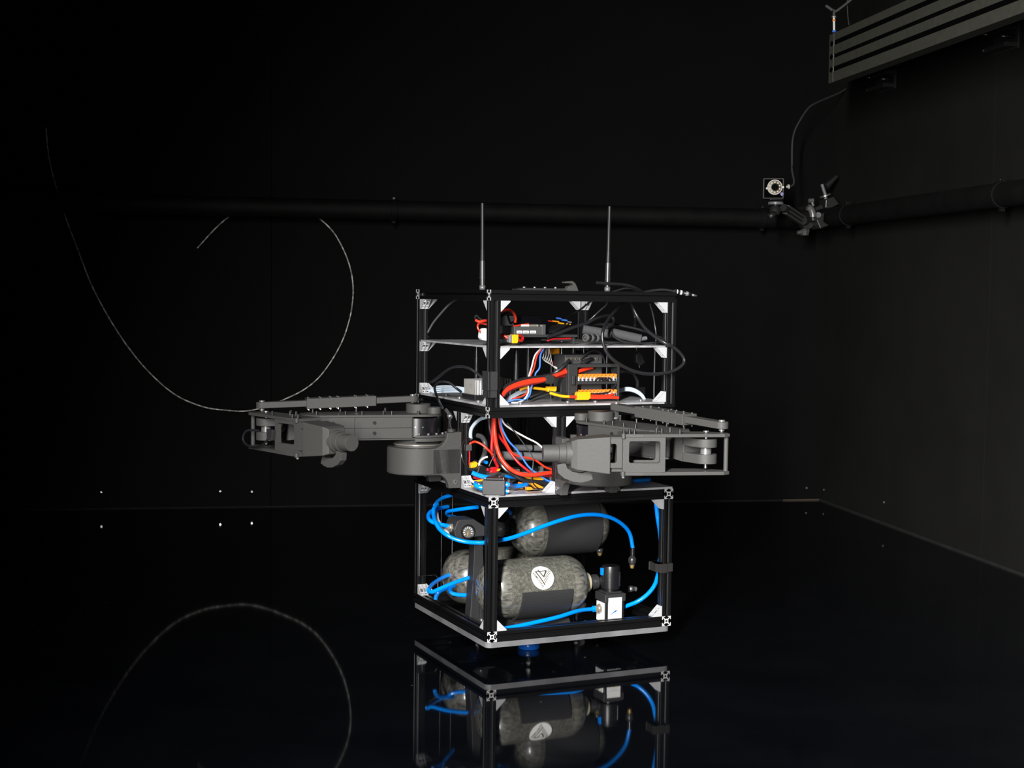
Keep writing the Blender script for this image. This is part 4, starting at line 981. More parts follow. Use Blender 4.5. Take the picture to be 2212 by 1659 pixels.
for k in range(5):
    hose('jumper_wire', 'thin black jumper wires fanning below the coloured plugs', [[(0.1754, 0.1200, 0.6295), (0.1864, 0.1300, 0.6392), (0.2055, 0.1500, 0.6444)], [(0.1786, 0.1200, 0.6295), (0.1927, 0.1300, 0.6392), (0.2143, 0.1500, 0.6453)], [(0.1817, 0.1200, 0.6295), (0.1990, 0.1300, 0.6392), (0.2231, 0.1500, 0.6462)], [(0.1849, 0.1200, 0.6295), (0.2054, 0.1300, 0.6392), (0.2319, 0.1500, 0.6471)], [(0.1880, 0.1200, 0.6295), (0.2117, 0.1300, 0.6392), (0.2407, 0.1500, 0.6480)]][k], .0011, 'rubber_cable', group='jumper wires')
# foam sleeves and the coil
f0, f1 = [(0.2310, 0.0750, 0.6371), (0.2826, 0.0550, 0.6286)]
single('foam_sleeve', 'left grey foam sleeve lying on the middle deck', 'foam sleeve', MB().cyl(f0, f1, .0088, seg=24), 'foam', group='foam sleeves')
f0, f1 = [(0.2922, 0.0700, 0.6310), (0.3456, 0.0450, 0.6187)]
single('foam_sleeve', 'right grey foam sleeve lying near the right post', 'foam sleeve', MB().cyl(f0, f1, .0092, seg=24), 'foam', group='foam sleeves')
f0, f1 = [(0.3440, 0.0450, 0.6187), (0.3597, 0.0500, 0.6202)]
single('foam_plug', 'dark plug end at the right foam sleeve', 'plug', MB().cyl(f0, f1, .0042, seg=12), 'grey_plastic')
q0, q1 = [(0.2233, 0.0500, 0.6217), (0.2650, 0.0650, 0.6198)]
t = Thing('small_lens', 'small ribbed lens barrel under the left foam sleeve', 'lens', (q0[0], q0[1], q0[2] - .008))
ax_ = (Vector(q1) - Vector(q0)).normalized(); LL = (Vector(q1) - Vector(q0)).length
for k in range(6):
    c0_ = Vector(q0) + ax_ * (LL * k / 6); c1_ = Vector(q0) + ax_ * (LL * (k + .62) / 6)
    t.part('ring', MB().cyl(c0_, c1_, .0072, seg=24), 'dull_steel' if k % 2 == 0 else 'plastic_black')
t.part('core', MB().cyl(q0, q1, .0060, seg=20), 'plastic_black')
# cable loops of the upper bay
hose('black_cable', 'big black cable loop bulging out past the right post', [(0.3246, 0.0800, 0.6914), (0.2879, 0.0500, 0.6730), (0.2567, 0.0200, 0.6559), (0.2349, -0.0050, 0.6399), (0.2299, -0.0100, 0.6250), (0.2323, -0.0120, 0.6086), (0.2414, -0.0140, 0.5908), (0.2605, -0.0160, 0.5749), (0.2910, -0.0180, 0.5603), (0.3216, -0.0200, 0.5534), (0.3535, -0.0200, 0.5528), (0.3823, -0.0200, 0.5578), (0.4015, -0.0200, 0.5677), (0.4089, -0.0180, 0.5781), (0.4034, -0.0160, 0.5900), (0.3881, -0.0140, 0.6033), (0.3709, -0.0100, 0.6123), (0.3594, 0.0040, 0.6217), (0.3481, 0.0300, 0.6392), (0.3427, 0.0500, 0.6585), (0.3357, 0.0600, 0.6796), (0.3361, 0.0700, 0.6937)], .0033, 'rubber_cable', group=CG, seg=12)
hose('black_cable', 'black cable rising from the tray and curling over behind the foam', [(0.1516, 0.0700, 0.6218), (0.1818, 0.0750, 0.6314), (0.2154, 0.0800, 0.6419), (0.2431, 0.0850, 0.6489), (0.2678, 0.0900, 0.6588), (0.2986, 0.1000, 0.6645), (0.3125, 0.1000, 0.6581), (0.3066, 0.0900, 0.6476), (0.2869, 0.0800, 0.6413)], .0032, 'rubber_cable', group=CG)
hose('black_cable', 'thin black cable running up to the rear post bracket', [(0.3523, 0.2800, 0.6913), (0.3219, 0.2600, 0.6769), (0.2952, 0.2400, 0.6665), (0.2621, 0.2000, 0.6603), (0.2319, 0.1700, 0.6549)], .0020, 'rubber_cable', group=CG)
hose('black_cable', 'kinked thin cable dropping from the middle of the top rail', [(0.2772, 0.0600, 0.6925), (0.2784, 0.0700, 0.6847), (0.2726, 0.0800, 0.6760), (0.2645, 0.0900, 0.6645), (0.2482, 0.0950, 0.6487)], .0016, 'grey_cable', group=CG)
hose('black_cable', 'short curved cable behind the big loop at the upper right', [(0.4180, 0.2200, 0.6917), (0.4244, 0.2200, 0.6721), (0.4290, 0.2200, 0.6571), (0.4173, 0.2000, 0.6424)], .0030, 'rubber_cable', group=CG)
hose('black_cable', 'long thin cable hanging straight down inside the right posts', [(0.4297, 0.1600, 0.6894), (0.4379, 0.1600, 0.6657), (0.4435, 0.1600, 0.6405), (0.4436, 0.1550, 0.6213), (0.4394, 0.1500, 0.6021), (0.4383, 0.1500, 0.5724), (0.4379, 0.1500, 0.5353), (0.4382, 0.1500, 0.4906), (0.4415, 0.1500, 0.4607)], .0018, 'grey_cable', group=CG)
hose('black_cable', 'black cable lying along the deck under the right foam sleeve', [(0.2815, 0.0500, 0.6315), (0.2861, 0.0450, 0.6232), (0.2995, 0.0400, 0.6150), (0.3193, 0.0350, 0.6116), (0.3515, 0.0350, 0.6108), (0.3901, 0.0400, 0.6127)], .0020, 'rubber_cable', group=CG)
hose('black_cable', 'black cable running behind the foam sleeves to the right post', [(0.2610, 0.1200, 0.6460), (0.3161, 0.1200, 0.6462), (0.3518, 0.1100, 0.6415), (0.3844, 0.1000, 0.6331), (0.4045, 0.1000, 0.6259), (0.4263, 0.1000, 0.6186)], .0026, 'rubber_cable', group=CG)
hose('black_cable', 'grey cable slanting up behind the left post', [(0.0461, 0.2800, 0.6941), (0.0379, 0.2800, 0.6896), (0.0262, 0.2800, 0.6811), (0.0091, 0.2800, 0.6634), (-0.0072, 0.2800, 0.6444), (-0.0190, 0.2800, 0.6245)], .0022, 'grey_cable', group=CG)
q = [(0.3660, 0.1000, 0.6034), (0.3674, 0.1000, 0.5911), (0.3721, 0.1000, 0.5860), (0.3758, 0.1000, 0.5642), (0.3696, 0.1000, 0.5839), (0.3743, 0.1000, 0.5584)]
t = Thing('hanging_plug', 'black cable plug dangling below the middle deck at the right', 'plug', q[3])
t.part('strain_relief', MB().cyl(q[0], q[1], .0028, seg=10), 'rubber_cable')
t.part('body', MB().prism([(x[0], x[2]) for x in [(0.3639, 0.1000, 0.5846), (0.3703, 0.1000, 0.5911), (0.3771, 0.1000, 0.5853), (0.3848, 0.1000, 0.5692), (0.3742, 0.1000, 0.5628), (0.3650, 0.1000, 0.5694)]], .095, .106, lambda x, z, h: (x, h, z)), 'plastic_black', bevel=.001)
t.part('pin', MB().cyl(q[4], q[5], .0009, seg=8), 'dull_steel')

# ------------------------------------------------------------------ upper bay, lower deck
LD = .4955
g0, g1 = [(0.0240, 0.1878, 0.5358), (0.0240, 0.1270, 0.5066)]
fz1, fz0 = g0[2], g1[2]
t = Thing('heat_sink', 'bare aluminium finned block left of the front post on the lower deck', 'heat sink', (.05, .10, LD), group='heat sinks')
hb0, hb1 = g1[1], g0[1]
t.part('block', MB().box(.024, .0265, hb0, hb1, fz0, fz1), 'raw_block', bevel=.0008)
for k in range(5):
    t.part('fin', MB().box(.0280 + k * .0058, .0312 + k * .0058, hb0, hb1, fz0, fz1), 'cast_aluminium', bevel=.0008)
t.part('web', MB().box(.0265, .056, hb0 + .004, hb1 - .004, fz0 + .002, fz1 - .002), 'raw_block')
t.part('base', MB().box(.021, .062, hb0 - .004, hb1 + .002, LD, fz0), 'plastic_black', bevel=.0006)
g0, g1 = [(0.0823, 0.1200, 0.5383), (0.0970, 0.1200, 0.5046)]
t = Thing('heat_sink', 'second finned aluminium block half hidden right of the front post', 'heat sink', ((g0[0] + g1[0]) / 2, .14, LD), group='heat sinks')
for k in range(3):
    t.part('fin', MB().box(g0[0] + k * .0055, g0[0] + k * .0055 + .0034, .12, .165, LD + .005, g0[2]), 'cast_aluminium', bevel=.0008)
t.part('block', MB().box(g0[0] - .035, g0[0] - .002, .12, .165, LD + .005, g0[2]), 'raw_block', bevel=.001)
t.part('base', MB().box(g0[0] - .035, g0[0] + .018, .118, .168, LD, LD + .005), 'plastic_black')
# printed clamp on the front post
g0, g1, g2 = [(-0.0064, -0.0060, 0.5601), (0.0064, -0.0060, 0.5106), (-0.0047, -0.0060, 0.5237)]
t = Thing('post_clamp', 'black printed sleeve clamped round the front post', 'clamp', (.01, .01, g1[2]))
t.part('shell', MB().box(-.0060, .0135, -.0050, -.0002, g2[2], g0[2]).box(-.0062, -.0003, -.0050, .024, g2[2], g0[2]), 'printed_black', bevel=.0008)
t.part('shell', MB().box(-.0060, .0130, -.0046, -.0002, g1[2], g2[2] - .0004).box(-.0060, -.0003, -.0046, .022, g1[2], g2[2] - .0004), 'printed_black', bevel=.0008)
# terminal rack
q = [(0.1854, 0.0450, 0.5695), (0.2990, 0.0450, 0.4987), (0.2060, 0.0450, 0.5634), (0.2064, 0.0450, 0.5352), (0.2065, 0.0450, 0.5300), (0.2956, 0.0450, 0.5341)]
ra0, rz1 = q[0][0], q[0][2]; ra1, rz0 = q[1][0], LD
rs = q[2][0]
t = Thing('terminal_rack', 'black printed rack holding two rows of orange lever terminals', 'rack', ((ra0 + ra1) / 2, .085, LD))
t.part('side_wall', MB().box(ra0, rs, .045, .052, rz0, rz1).box(ra0, ra0 + .006, .052, .075, rz0, rz1), 'printed_black', bevel=.0008)
t.part('side_wall', MB().box(ra1 - .004, ra1, .045, .075, rz0, rz1), 'printed_black', bevel=.0006)
t.part('top_bar', MB().box(rs, ra1, .045, .052, q[2][2], rz1).box(ra0, ra1, .052, .075, rz1 - .003, rz1), 'printed_black', bevel=.0006)
t.part('shelf', MB().box(rs, ra1 - .004, .045, .075, q[4][2], q[3][2]), 'printed_black', bevel=.0006)
t.part('cable_guide', MB().box(ra0 + .005, ra0 + .0125, .038, .045, q[4][2], (q[3][2] + rz1) / 2 - .004), 'printed_black', bevel=.0008)
t.part('bottom_bar', MB().box(ra0, ra1, .05, .075, LD, LD + .004), 'printed_black')
GS = 'orange lever terminals in the black rack'
def lever_row(name_row, g, b, n):
    a0_, a1_, zt_, zb_ = g[0][0], g[1][0], g[0][2], g[1][2]
    t = Thing('terminal_strip', name_row, 'terminal strip', ((a0_ + a1_) / 2, b + .006, zb_), group=GS)
    t.part('housing', MB().box(a0_, a1_, b, b + .014, zb_, zt_ - (zt_ - zb_) * .35), 'clear_plastic', bevel=.001)
    w = (a1_ - a0_) / n
    for k in range(n):
        x = a0_ + w * k
        t.part('lever', MB().prism([(x + w * .12, zt_ - (zt_ - zb_) * .55), (x + w * .66, zt_ - (zt_ - zb_) * .62), (x + w * .92, zt_ - (zt_ - zb_) * .12), (x + w * .40, zt_)], b - .002, b + .012, lambda X, z, h: (X, h, z)), 'orange_lever', bevel=.0005)
        t.part('opening', MB().cyl((x + w * .5, b - .0012, zb_ + (zt_ - zb_) * .2), (x + w * .5, b + .001, zb_ + (zt_ - zb_) * .2), w * .26, seg=12), 'recess_dark')
lever_row('upper row of orange lever terminals in the black rack', [(0.2079, 0.0450, 0.5503), (0.2940, 0.0450, 0.5361)], .046, 10)
lever_row('lower row of orange lever terminals in the black rack', [(0.2085, 0.0450, 0.5194), (0.2946, 0.0450, 0.5065)], .046, 10)
for k in range(4):
    hose('terminal_lead', ('leftmost', 'second', 'third', 'rightmost')[k] + ' short black lead curling into the upper terminal row', [[(0.2442, 0.0440, 0.5368), (0.2472, 0.0400, 0.5422), (0.2539, 0.0400, 0.5422), (0.2588, 0.0420, 0.5374)], [(0.2524, 0.0440, 0.5367), (0.2547, 0.0400, 0.5422), (0.2606, 0.0400, 0.5421), (0.2655, 0.0420, 0.5373)], [(0.2606, 0.0440, 0.5366), (0.2621, 0.0400, 0.5421), (0.2673, 0.0400, 0.5420), (0.2722, 0.0420, 0.5372)], [(0.2688, 0.0440, 0.5365), (0.2695, 0.0400, 0.5420), (0.2740, 0.0400, 0.5419), (0.2789, 0.0420, 0.5371)]][k], .0016, 'rubber_cable', group='black terminal leads')
# connector box with a row of threaded sockets
g0, g1 = [(0.1948, 0.0800, 0.5869), (0.2778, 0.0800, 0.5664)]
t = Thing('connector_box', 'dark box with a row of bright threaded sockets above the terminal rack', 'electronic box', ((g0[0] + g1[0]) / 2, .105, LD))
t.part('case', MB().box(g0[0], g1[0], .080, .130, LD, g0[2]), 'device_grey', bevel=.001)
for c in [(0.1989, 0.0800, 0.5787), (0.2082, 0.0800, 0.5787), (0.2174, 0.0800, 0.5786), (0.2263, 0.0800, 0.5785), (0.2353, 0.0800, 0.5785), (0.2442, 0.0800, 0.5784), (0.2625, 0.0800, 0.5783)]:
    sk = t.part('socket', MB().cyl((c[0], .080, c[2]), (c[0], .074, c[2]), .0030, seg=12), 'nickel')
    t.part('bore', MB().cyl((c[0], .0742, c[2]), (c[0], .0738, c[2]), .0020, seg=10), 'recess_dark', parent=sk)
hose('black_cable', 'black cable arching over the connector box', [(0.2257, 0.0700, 0.5766), (0.2316, 0.0700, 0.5832), (0.2408, 0.0680, 0.5914), (0.2531, 0.0660, 0.5952), (0.2659, 0.0660, 0.5905), (0.2744, 0.0660, 0.5784), (0.2764, 0.0660, 0.5671)], .0018, 'rubber_cable', group=CG)
for k in range(2):
    hose('black_cable', ('right', 'left')[k] + ' short thick lead plugged into the connector box sockets', [[(0.2520, 0.0720, 0.5787), (0.2386, 0.0660, 0.5760), (0.2283, 0.0660, 0.5695)], [(0.2483, 0.0720, 0.5787), (0.2348, 0.0660, 0.5761), (0.2246, 0.0660, 0.5695)]][k], .0032, 'rubber_cable', group='plugged leads of the connector box')
# heavy red and black power cables with their tie
HG = 'heavy power cables'
for k, mm in enumerate(('red_wire', 'red_wire', 'dark_red_wire')):  # range(3)
    lbl = ('topmost heavy red power cable of the tied bundle', 'middle heavy red power cable of the tied bundle', 'lowest heavy red power cable of the tied bundle')[k]
    hose('power_cable', lbl, [[(0.0363, 0.0300, 0.5129), (0.0508, 0.0350, 0.5249), (0.0753, 0.0400, 0.5339), (0.1041, 0.0450, 0.5393), (0.1346, 0.0500, 0.5417)], [(0.0352, 0.0240, 0.5124), (0.0489, 0.0290, 0.5232), (0.0726, 0.0340, 0.5312), (0.1013, 0.0390, 0.5365), (0.1317, 0.0440, 0.5401)], [(0.0412, 0.0340, 0.5109), (0.0542, 0.0390, 0.5208), (0.0772, 0.0440, 0.5281), (0.1060, 0.0490, 0.5334), (0.1365, 0.0540, 0.5380)]][k] + [[(0.1572, 0.0550, 0.5477), (0.1745, 0.0580, 0.5552), (0.1939, 0.0620, 0.5640)], [(0.1543, 0.0490, 0.5460), (0.1717, 0.0520, 0.5511), (0.1911, 0.0560, 0.5555)], [(0.1592, 0.0590, 0.5438), (0.1766, 0.0620, 0.5471), (0.1962, 0.0660, 0.5480)]][k], .0040, mm, group=HG)
hose('power_cable', 'heavy black power cable lying over the red bundle', [(0.0365, 0.0320, 0.5170), (0.0503, 0.0370, 0.5296), (0.0761, 0.0420, 0.5390), (0.1049, 0.0470, 0.5440), (0.1354, 0.0520, 0.5462)] + [(0.1557, 0.0550, 0.5503), (0.1687, 0.0520, 0.5582), (0.1816, 0.0520, 0.5686), (0.1942, 0.0600, 0.5760)], .0036, 'rubber_cable', group=HG)
g = [(0.1339, 0.0500, 0.5502), (0.1551, 0.0500, 0.5310)]
single('cable_tie', 'black hook-and-loop tie gathering the red power cables', 'cable tie', MB().prism([(g[0][0], g[0][2] - .003), (g[0][0] + .006, g[0][2]), (g[1][0], g[0][2] - .002), (g[1][0] - .001, g[1][2] + .003), (g[1][0] - .008, g[1][2]), (g[0][0] + .002, g[1][2] + .002)], .040, .062, lambda x, z, h: (x, h, z)), 'hook_and_loop', bevel=.002)
hose('power_cable', 'heavy red cable visible inside the top of the terminal rack', [(0.2112, 0.0580, 0.5542), (0.2269, 0.0600, 0.5585), (0.2471, 0.0620, 0.5629)], .0038, 'red_wire', group=HG)
# yellow connectors of the lower deck
g0, g1 = [(0.1991, 0.0350, 0.5163), (0.2276, 0.0350, 0.5005)]
power_plug('square yellow power connector in front of the terminal rack', g0[0], g1[0], .030, .044, g1[2], g0[2], tail=False)
hose('yellow_lead', 'yellow lead running into the square yellow connector', [(0.1457, 0.0450, 0.5145), (0.1587, 0.0420, 0.5106), (0.1708, 0.0400, 0.5079), (0.1859, 0.0380, 0.5068)], .0028, 'yellow_plastic', group='yellow leads')
hose('red_lead', 'red lead joining the square yellow connector from the left', [(0.1844, 0.0380, 0.5068), (0.1912, 0.0370, 0.5065), (0.2014, 0.0370, 0.5060)], .0030, 'red_wire', group=RG)
hose('red_lead', 'upper red lead leaving the square yellow connector', [(0.2278, 0.0370, 0.5082), (0.2471, 0.0400, 0.5069), (0.2725, 0.0430, 0.5070), (0.2927, 0.0500, 0.5105)], .0028, 'red_wire', group=RG)
hose('red_lead', 'lower red lead leaving the square yellow connector', [(0.2268, 0.0350, 0.5049), (0.2446, 0.0350, 0.5040), (0.2718, 0.0360, 0.5041), (0.2938, 0.0400, 0.5028)], .0032, 'red_wire', group=RG)
hose('black_lead', 'black lead looping down from the rack to the yellow connector', [(0.2947, 0.0520, 0.5397), (0.2945, 0.0500, 0.5318), (0.2884, 0.0480, 0.5227), (0.2735, 0.0450, 0.5138), (0.2451, 0.0420, 0.5111), (0.2054, 0.0450, 0.5116), (0.1757, 0.0500, 0.5127), (0.1514, 0.0600, 0.5161)], .0018, 'rubber_cable', group='black power leads')
g0, g1 = [(0.1517, 0.0700, 0.5253), (0.1705, 0.0700, 0.5151)]
power_plug('flat yellow power connector left of the terminal rack', g0[0], g1[0], .065, .078, g1[2], g0[2], tail=False)
hose('yellow_lead', 'yellow lead under the red bundle', [(0.0876, 0.0550, 0.5213), (0.1032, 0.0600, 0.5244), (0.1257, 0.0650, 0.5225), (0.1501, 0.0700, 0.5194)] + [(0.1474, 0.0700, 0.5201)], .0028, 'yellow_plastic', group='yellow leads')
g0, g1 = [(0.1918, 0.1400, 0.5975), (0.2114, 0.1400, 0.5852)]
power_plug('yellow power connector hanging below the middle deck', g0[0], g1[0], .135, .148, g1[2], g0[2], tail=False, matl='amber_plastic')
g0, g1 = [(0.2288, 0.2000, 0.5693), (0.2348, 0.2000, 0.5582)]
single('red_plug', 'small red plug in the shade behind the red bundle', 'plug', MB().box(g0[0], g1[0], .195, .205, g1[2], g0[2]), 'dark_red_wire', bevel=.0006)
# signal wires hanging from the deck
SG = 'signal wires'
hose('signal_wire', 'white signal wire dropping from the middle deck', [(0.1251, 0.0350, 0.6062), (0.1185, 0.0350, 0.5995), (0.1104, 0.0400, 0.5873), (0.1064, 0.0450, 0.5653), (0.1023, 0.0500, 0.5432)] + [(0.1018, 0.0500, 0.5299), (0.1001, 0.0450, 0.5169), (0.0918, 0.0420, 0.5051), (0.0807, 0.0450, 0.4978), (0.0664, 0.0500, 0.4968)], .0016, 'white_wire', group=SG)
hose('signal_wire', 'red signal wire dropping from the middle deck', [(0.1278, 0.0350, 0.6062), (0.1212, 0.0350, 0.5983), (0.1151, 0.0400, 0.5873), (0.1107, 0.0450, 0.5616), (0.1056, 0.0500, 0.5462)] + [(0.1079, 0.0600, 0.5256), (0.0997, 0.0550, 0.5132), (0.0878, 0.0550, 0.5073), (0.0705, 0.0550, 0.5031)], .0016, 'red_wire', group=SG)
hose('signal_wire', 'blue signal wire dropping from the middle deck', [(0.1291, 0.0350, 0.6062), (0.1252, 0.0350, 0.5983), (0.1221, 0.0400, 0.5872), (0.1231, 0.0450, 0.5639), (0.1176, 0.0500, 0.5528), (0.1164, 0.0520, 0.5429)] + [(0.1086, 0.0500, 0.5250), (0.1025, 0.0450, 0.5108), (0.0899, 0.0420, 0.5027), (0.0700, 0.0450, 0.5023), (0.0519, 0.0500, 0.4956)], .0016, 'blue_wire', group=SG)
for k in range(6):
    hose('sensor_wire', 'fine grey sensor wires spraying down behind the signal wires', [[(0.1338, 0.0500, 0.6041), (0.1297, 0.0500, 0.5899), (0.1342, 0.0500, 0.5781), (0.1511, 0.0550, 0.5693), (0.1681, 0.0600, 0.5630)], [(0.1361, 0.0500, 0.6041), (0.1334, 0.0500, 0.5891), (0.1379, 0.0500, 0.5768), (0.1526, 0.0550, 0.5683), (0.1681, 0.0600, 0.5623)], [(0.1384, 0.0500, 0.6041), (0.1372, 0.0500, 0.5883), (0.1417, 0.0500, 0.5755), (0.1540, 0.0550, 0.5672), (0.1681, 0.0600, 0.5615)], [(0.1407, 0.0500, 0.6041), (0.1409, 0.0500, 0.5875), (0.1454, 0.0500, 0.5742), (0.1555, 0.0550, 0.5661), (0.1682, 0.0600, 0.5607)], [(0.1430, 0.0500, 0.6041), (0.1447, 0.0500, 0.5867), (0.1492, 0.0500, 0.5728), (0.1569, 0.0550, 0.5651), (0.1682, 0.0600, 0.5599)], [(0.1453, 0.0500, 0.6041), (0.1484, 0.0500, 0.5859), (0.1530, 0.0500, 0.5715), (0.1584, 0.0550, 0.5640), (0.1682, 0.0600, 0.5591)]][k], .0004, 'white_wire', group='fine sensor wires', seg=6)
for k in range(3):
    hose('pale_tube', ('upper', 'middle', 'lower')[k] + ' pale tube bent low by the front post', [[(0.1152, 0.0800, 0.5193), (0.0945, 0.0700, 0.5176), (0.0714, 0.0600, 0.5091), (0.0501, 0.0550, 0.4989)], [(0.1152, 0.0800, 0.5176), (0.0945, 0.0700, 0.5149), (0.0714, 0.0600, 0.5067), (0.0514, 0.0550, 0.4977)], [(0.1152, 0.0800, 0.5158), (0.0945, 0.0700, 0.5122), (0.0715, 0.0600, 0.5042), (0.0528, 0.0550, 0.4964)]][k], .0022, 'pale_hose', 'tube', 'pale tubing by the front post')
for k in range(4):
    hose('pale_tube', ('topmost', 'second from top', 'third from top', 'lowest')[k] + ' pale tube lying behind the finned block', [[(-0.0224, 0.2600, 0.5048), (-0.0148, 0.2500, 0.5149), (0.0005, 0.2300, 0.5184), (0.0156, 0.2000, 0.5182), (0.0292, 0.1800, 0.5155)], [(-0.0224, 0.2600, 0.5061), (-0.0147, 0.2500, 0.5116), (0.0005, 0.2300, 0.5144), (0.0157, 0.2000, 0.5149), (0.0292, 0.1800, 0.5132)], [(-0.0224, 0.2600, 0.5073), (-0.0147, 0.2500, 0.5083), (0.0006, 0.2300, 0.5103), (0.0157, 0.2000, 0.5116), (0.0292, 0.1800, 0.5110)], [(-0.0224, 0.2600, 0.5086), (-0.0147, 0.2500, 0.5049), (0.0006, 0.2300, 0.5063), (0.0157, 0.2000, 0.5084), (0.0292, 0.1800, 0.5087)]][k], .0017, 'pale_hose', 'tube', 'pale tubing behind the finned block')
for k in range(2):
    hose('pale_tube', ('upper', 'lower')[k] + ' pale tube arching out right of the terminal rack', [[(0.3272, 0.1200, 0.5108), (0.3433, 0.1100, 0.5159), (0.3549, 0.1000, 0.5164), (0.3650, 0.0900, 0.5114), (0.3748, 0.0850, 0.5021), (0.3792, 0.0800, 0.4894)], [(0.3273, 0.1200, 0.5066), (0.3434, 0.1100, 0.5121), (0.3550, 0.1000, 0.5126), (0.3650, 0.0900, 0.5082), (0.3748, 0.0850, 0.4996), (0.3777, 0.0800, 0.4894)]][k], .0028, 'pale_hose', 'tube', 'pale tubing right of the rack')
hose('black_cable', 'black cable arching from the left post to the finned block', [(-0.0323, 0.2400, 0.5265), (-0.0332, 0.2200, 0.5277), (-0.0276, 0.2000, 0.5376), (-0.0209, 0.1700, 0.5528), (-0.0130, 0.1500, 0.5606), (-0.0066, 0.1300, 0.5631), (0.0024, 0.1100, 0.5606), (0.0128, 0.1000, 0.5525), (0.0219, 0.0900, 0.5432)], .0026, 'rubber_cable', group=CG)
hose('black_cable', 'black cable looping down from the lower deck to the left shoulder', [(-0.0170, 0.1000, 0.5152), (-0.0275, 0.1000, 0.5226), (-0.0366, 0.1100, 0.5318), (-0.0470, 0.1200, 0.5344), (-0.0509, 0.1400, 0.5308), (-0.0490, 0.1600, 0.5216), (-0.0430, 0.1700, 0.5098)] + [(-0.0300, 0.1894, 0.4946), (-0.0500, 0.1246, 0.4897), (-0.0600, 0.0891, 0.4865)], .0025, 'rubber_cable', group=CG)
g0, g1, g2 = [(0.3842, 0.2000, 0.5188), (0.4456, 0.2000, 0.5116), (0.4460, 0.2000, 0.4909)]
single('relay_box', 'black box at the right rear of the lower deck', 'electronic box', MB().box(g0[0], g1[0], .20, .27, LD, g1[2]), 'plastic_black', bevel=.001)
hose('black_cable', 'flat black cable bending down into the rear box', [(0.3799, 0.1900, 0.5455), (0.3975, 0.1900, 0.5446), (0.4132, 0.1950, 0.5385), (0.4251, 0.2000, 0.5253), (0.4289, 0.2050, 0.5129)], .0034, 'printed_black', group=CG)

# ------------------------------------------------------------------ middle bay (between the boxes)
MD = Z1 + .004
MG = 'cables of the middle bay'
def mw(label, pts, r, m_, name='power_cable', grp=MG, seg=10): return hose(name, label, pts, r, m_, group=grp, seg=seg)
mw('thick orange-red cable sweeping down through the middle bay', [(0.0489, 0.0900, 0.4737), (0.0467, 0.0850, 0.4501), (0.0460, 0.0800, 0.4312), (0.0456, 0.0700, 0.4105), (0.0499, 0.0600, 0.3898), (0.0599, 0.0500, 0.3735), (0.0732, 0.0450, 0.3634), (0.0896, 0.0400, 0.3579), (0.1146, 0.0400, 0.3564), (0.1434, 0.0450, 0.3578), (0.1635, 0.0500, 0.3588)], .0042, 'red_wire', seg=12)
mw('straight red cable dropping beside the thick orange-red one', [(0.0508, 0.1000, 0.4728), (0.0502, 0.1000, 0.4488), (0.0492, 0.1000, 0.4258), (0.0481, 0.1000, 0.4017), (0.0493, 0.1000, 0.3925), (0.0551, 0.1000, 0.3808), (0.0615, 0.1000, 0.3667)], .0032, 'dark_red_wire')
mw('red cable crossing down to the lower right of the middle bay', [(0.0591, 0.1100, 0.4580), (0.0596, 0.1050, 0.4400), (0.0632, 0.1000, 0.4277), (0.0772, 0.1000, 0.4106), (0.0862, 0.1000, 0.3970), (0.0996, 0.0900, 0.3768), (0.1101, 0.0850, 0.3666), (0.1258, 0.0800, 0.3538)], .0026, 'dark_red_wire')
mw('slim red wire curving right to the second post', [(0.0489, 0.0700, 0.4730), (0.0516, 0.0700, 0.4524), (0.0587, 0.0700, 0.4306), (0.0695, 0.0700, 0.4098), (0.0803, 0.0700, 0.3957), (0.0979, 0.0700, 0.3888), (0.1194, 0.0700, 0.3846), (0.1321, 0.0700, 0.3788), (0.1501, 0.0700, 0.3668), (0.1707, 0.0700, 0.3593)], .0021, 'red_wire')
mw('red wire from the small black ferrite into the bundle', [(-0.0028, 0.0900, 0.4135), (0.0008, 0.0900, 0.4173), (0.0094, 0.0900, 0.4190), (0.0209, 0.0850, 0.4138), (0.0312, 0.0800, 0.4043), (0.0419, 0.0800, 0.3937)], .0022, 'red_wire')
mw('thin red wire below the small ferrite', [(-0.0033, 0.0900, 0.4033), (-0.0026, 0.0900, 0.3930), (-0.0030, 0.0900, 0.3816), (-0.0029, 0.0900, 0.3737)], .0014, 'dark_red_wire')
mw('blue wire running diagonally across the middle bay', [(0.0482, 0.0600, 0.4715), (0.0503, 0.0600, 0.4533), (0.0554, 0.0600, 0.4396), (0.0668, 0.0600, 0.4211), (0.0832, 0.0600, 0.4047), (0.0950, 0.0580, 0.3879), (0.1076, 0.0550, 0.3701), (0.1256, 0.0500, 0.3556), (0.1447, 0.0500, 0.3434), (0.1601, 0.0500, 0.3376)], .0018, 'blue_wire', 'signal_wire')
mw('white wire slanting across the middle bay to the right gripper', [(0.0501, 0.0600, 0.4658), (0.0583, 0.0600, 0.4537), (0.0764, 0.0600, 0.4415), (0.1041, 0.0600, 0.4269), (0.1244, 0.0600, 0.4171), (0.1365, 0.0600, 0.4081), (0.1448, 0.0600, 0.4004)], .0018, 'white_wire', 'signal_wire')
mw('thin dark wire hanging across the middle bay', [(0.0581, 0.0500, 0.4580), (0.0732, 0.0500, 0.4412), (0.0909, 0.0500, 0.4202), (0.1061, 0.0500, 0.4015), (0.1141, 0.0500, 0.3864), (0.1135, 0.0500, 0.3658), (0.1107, 0.0500, 0.3442)], .0011, 'grey_cable', 'signal_wire')
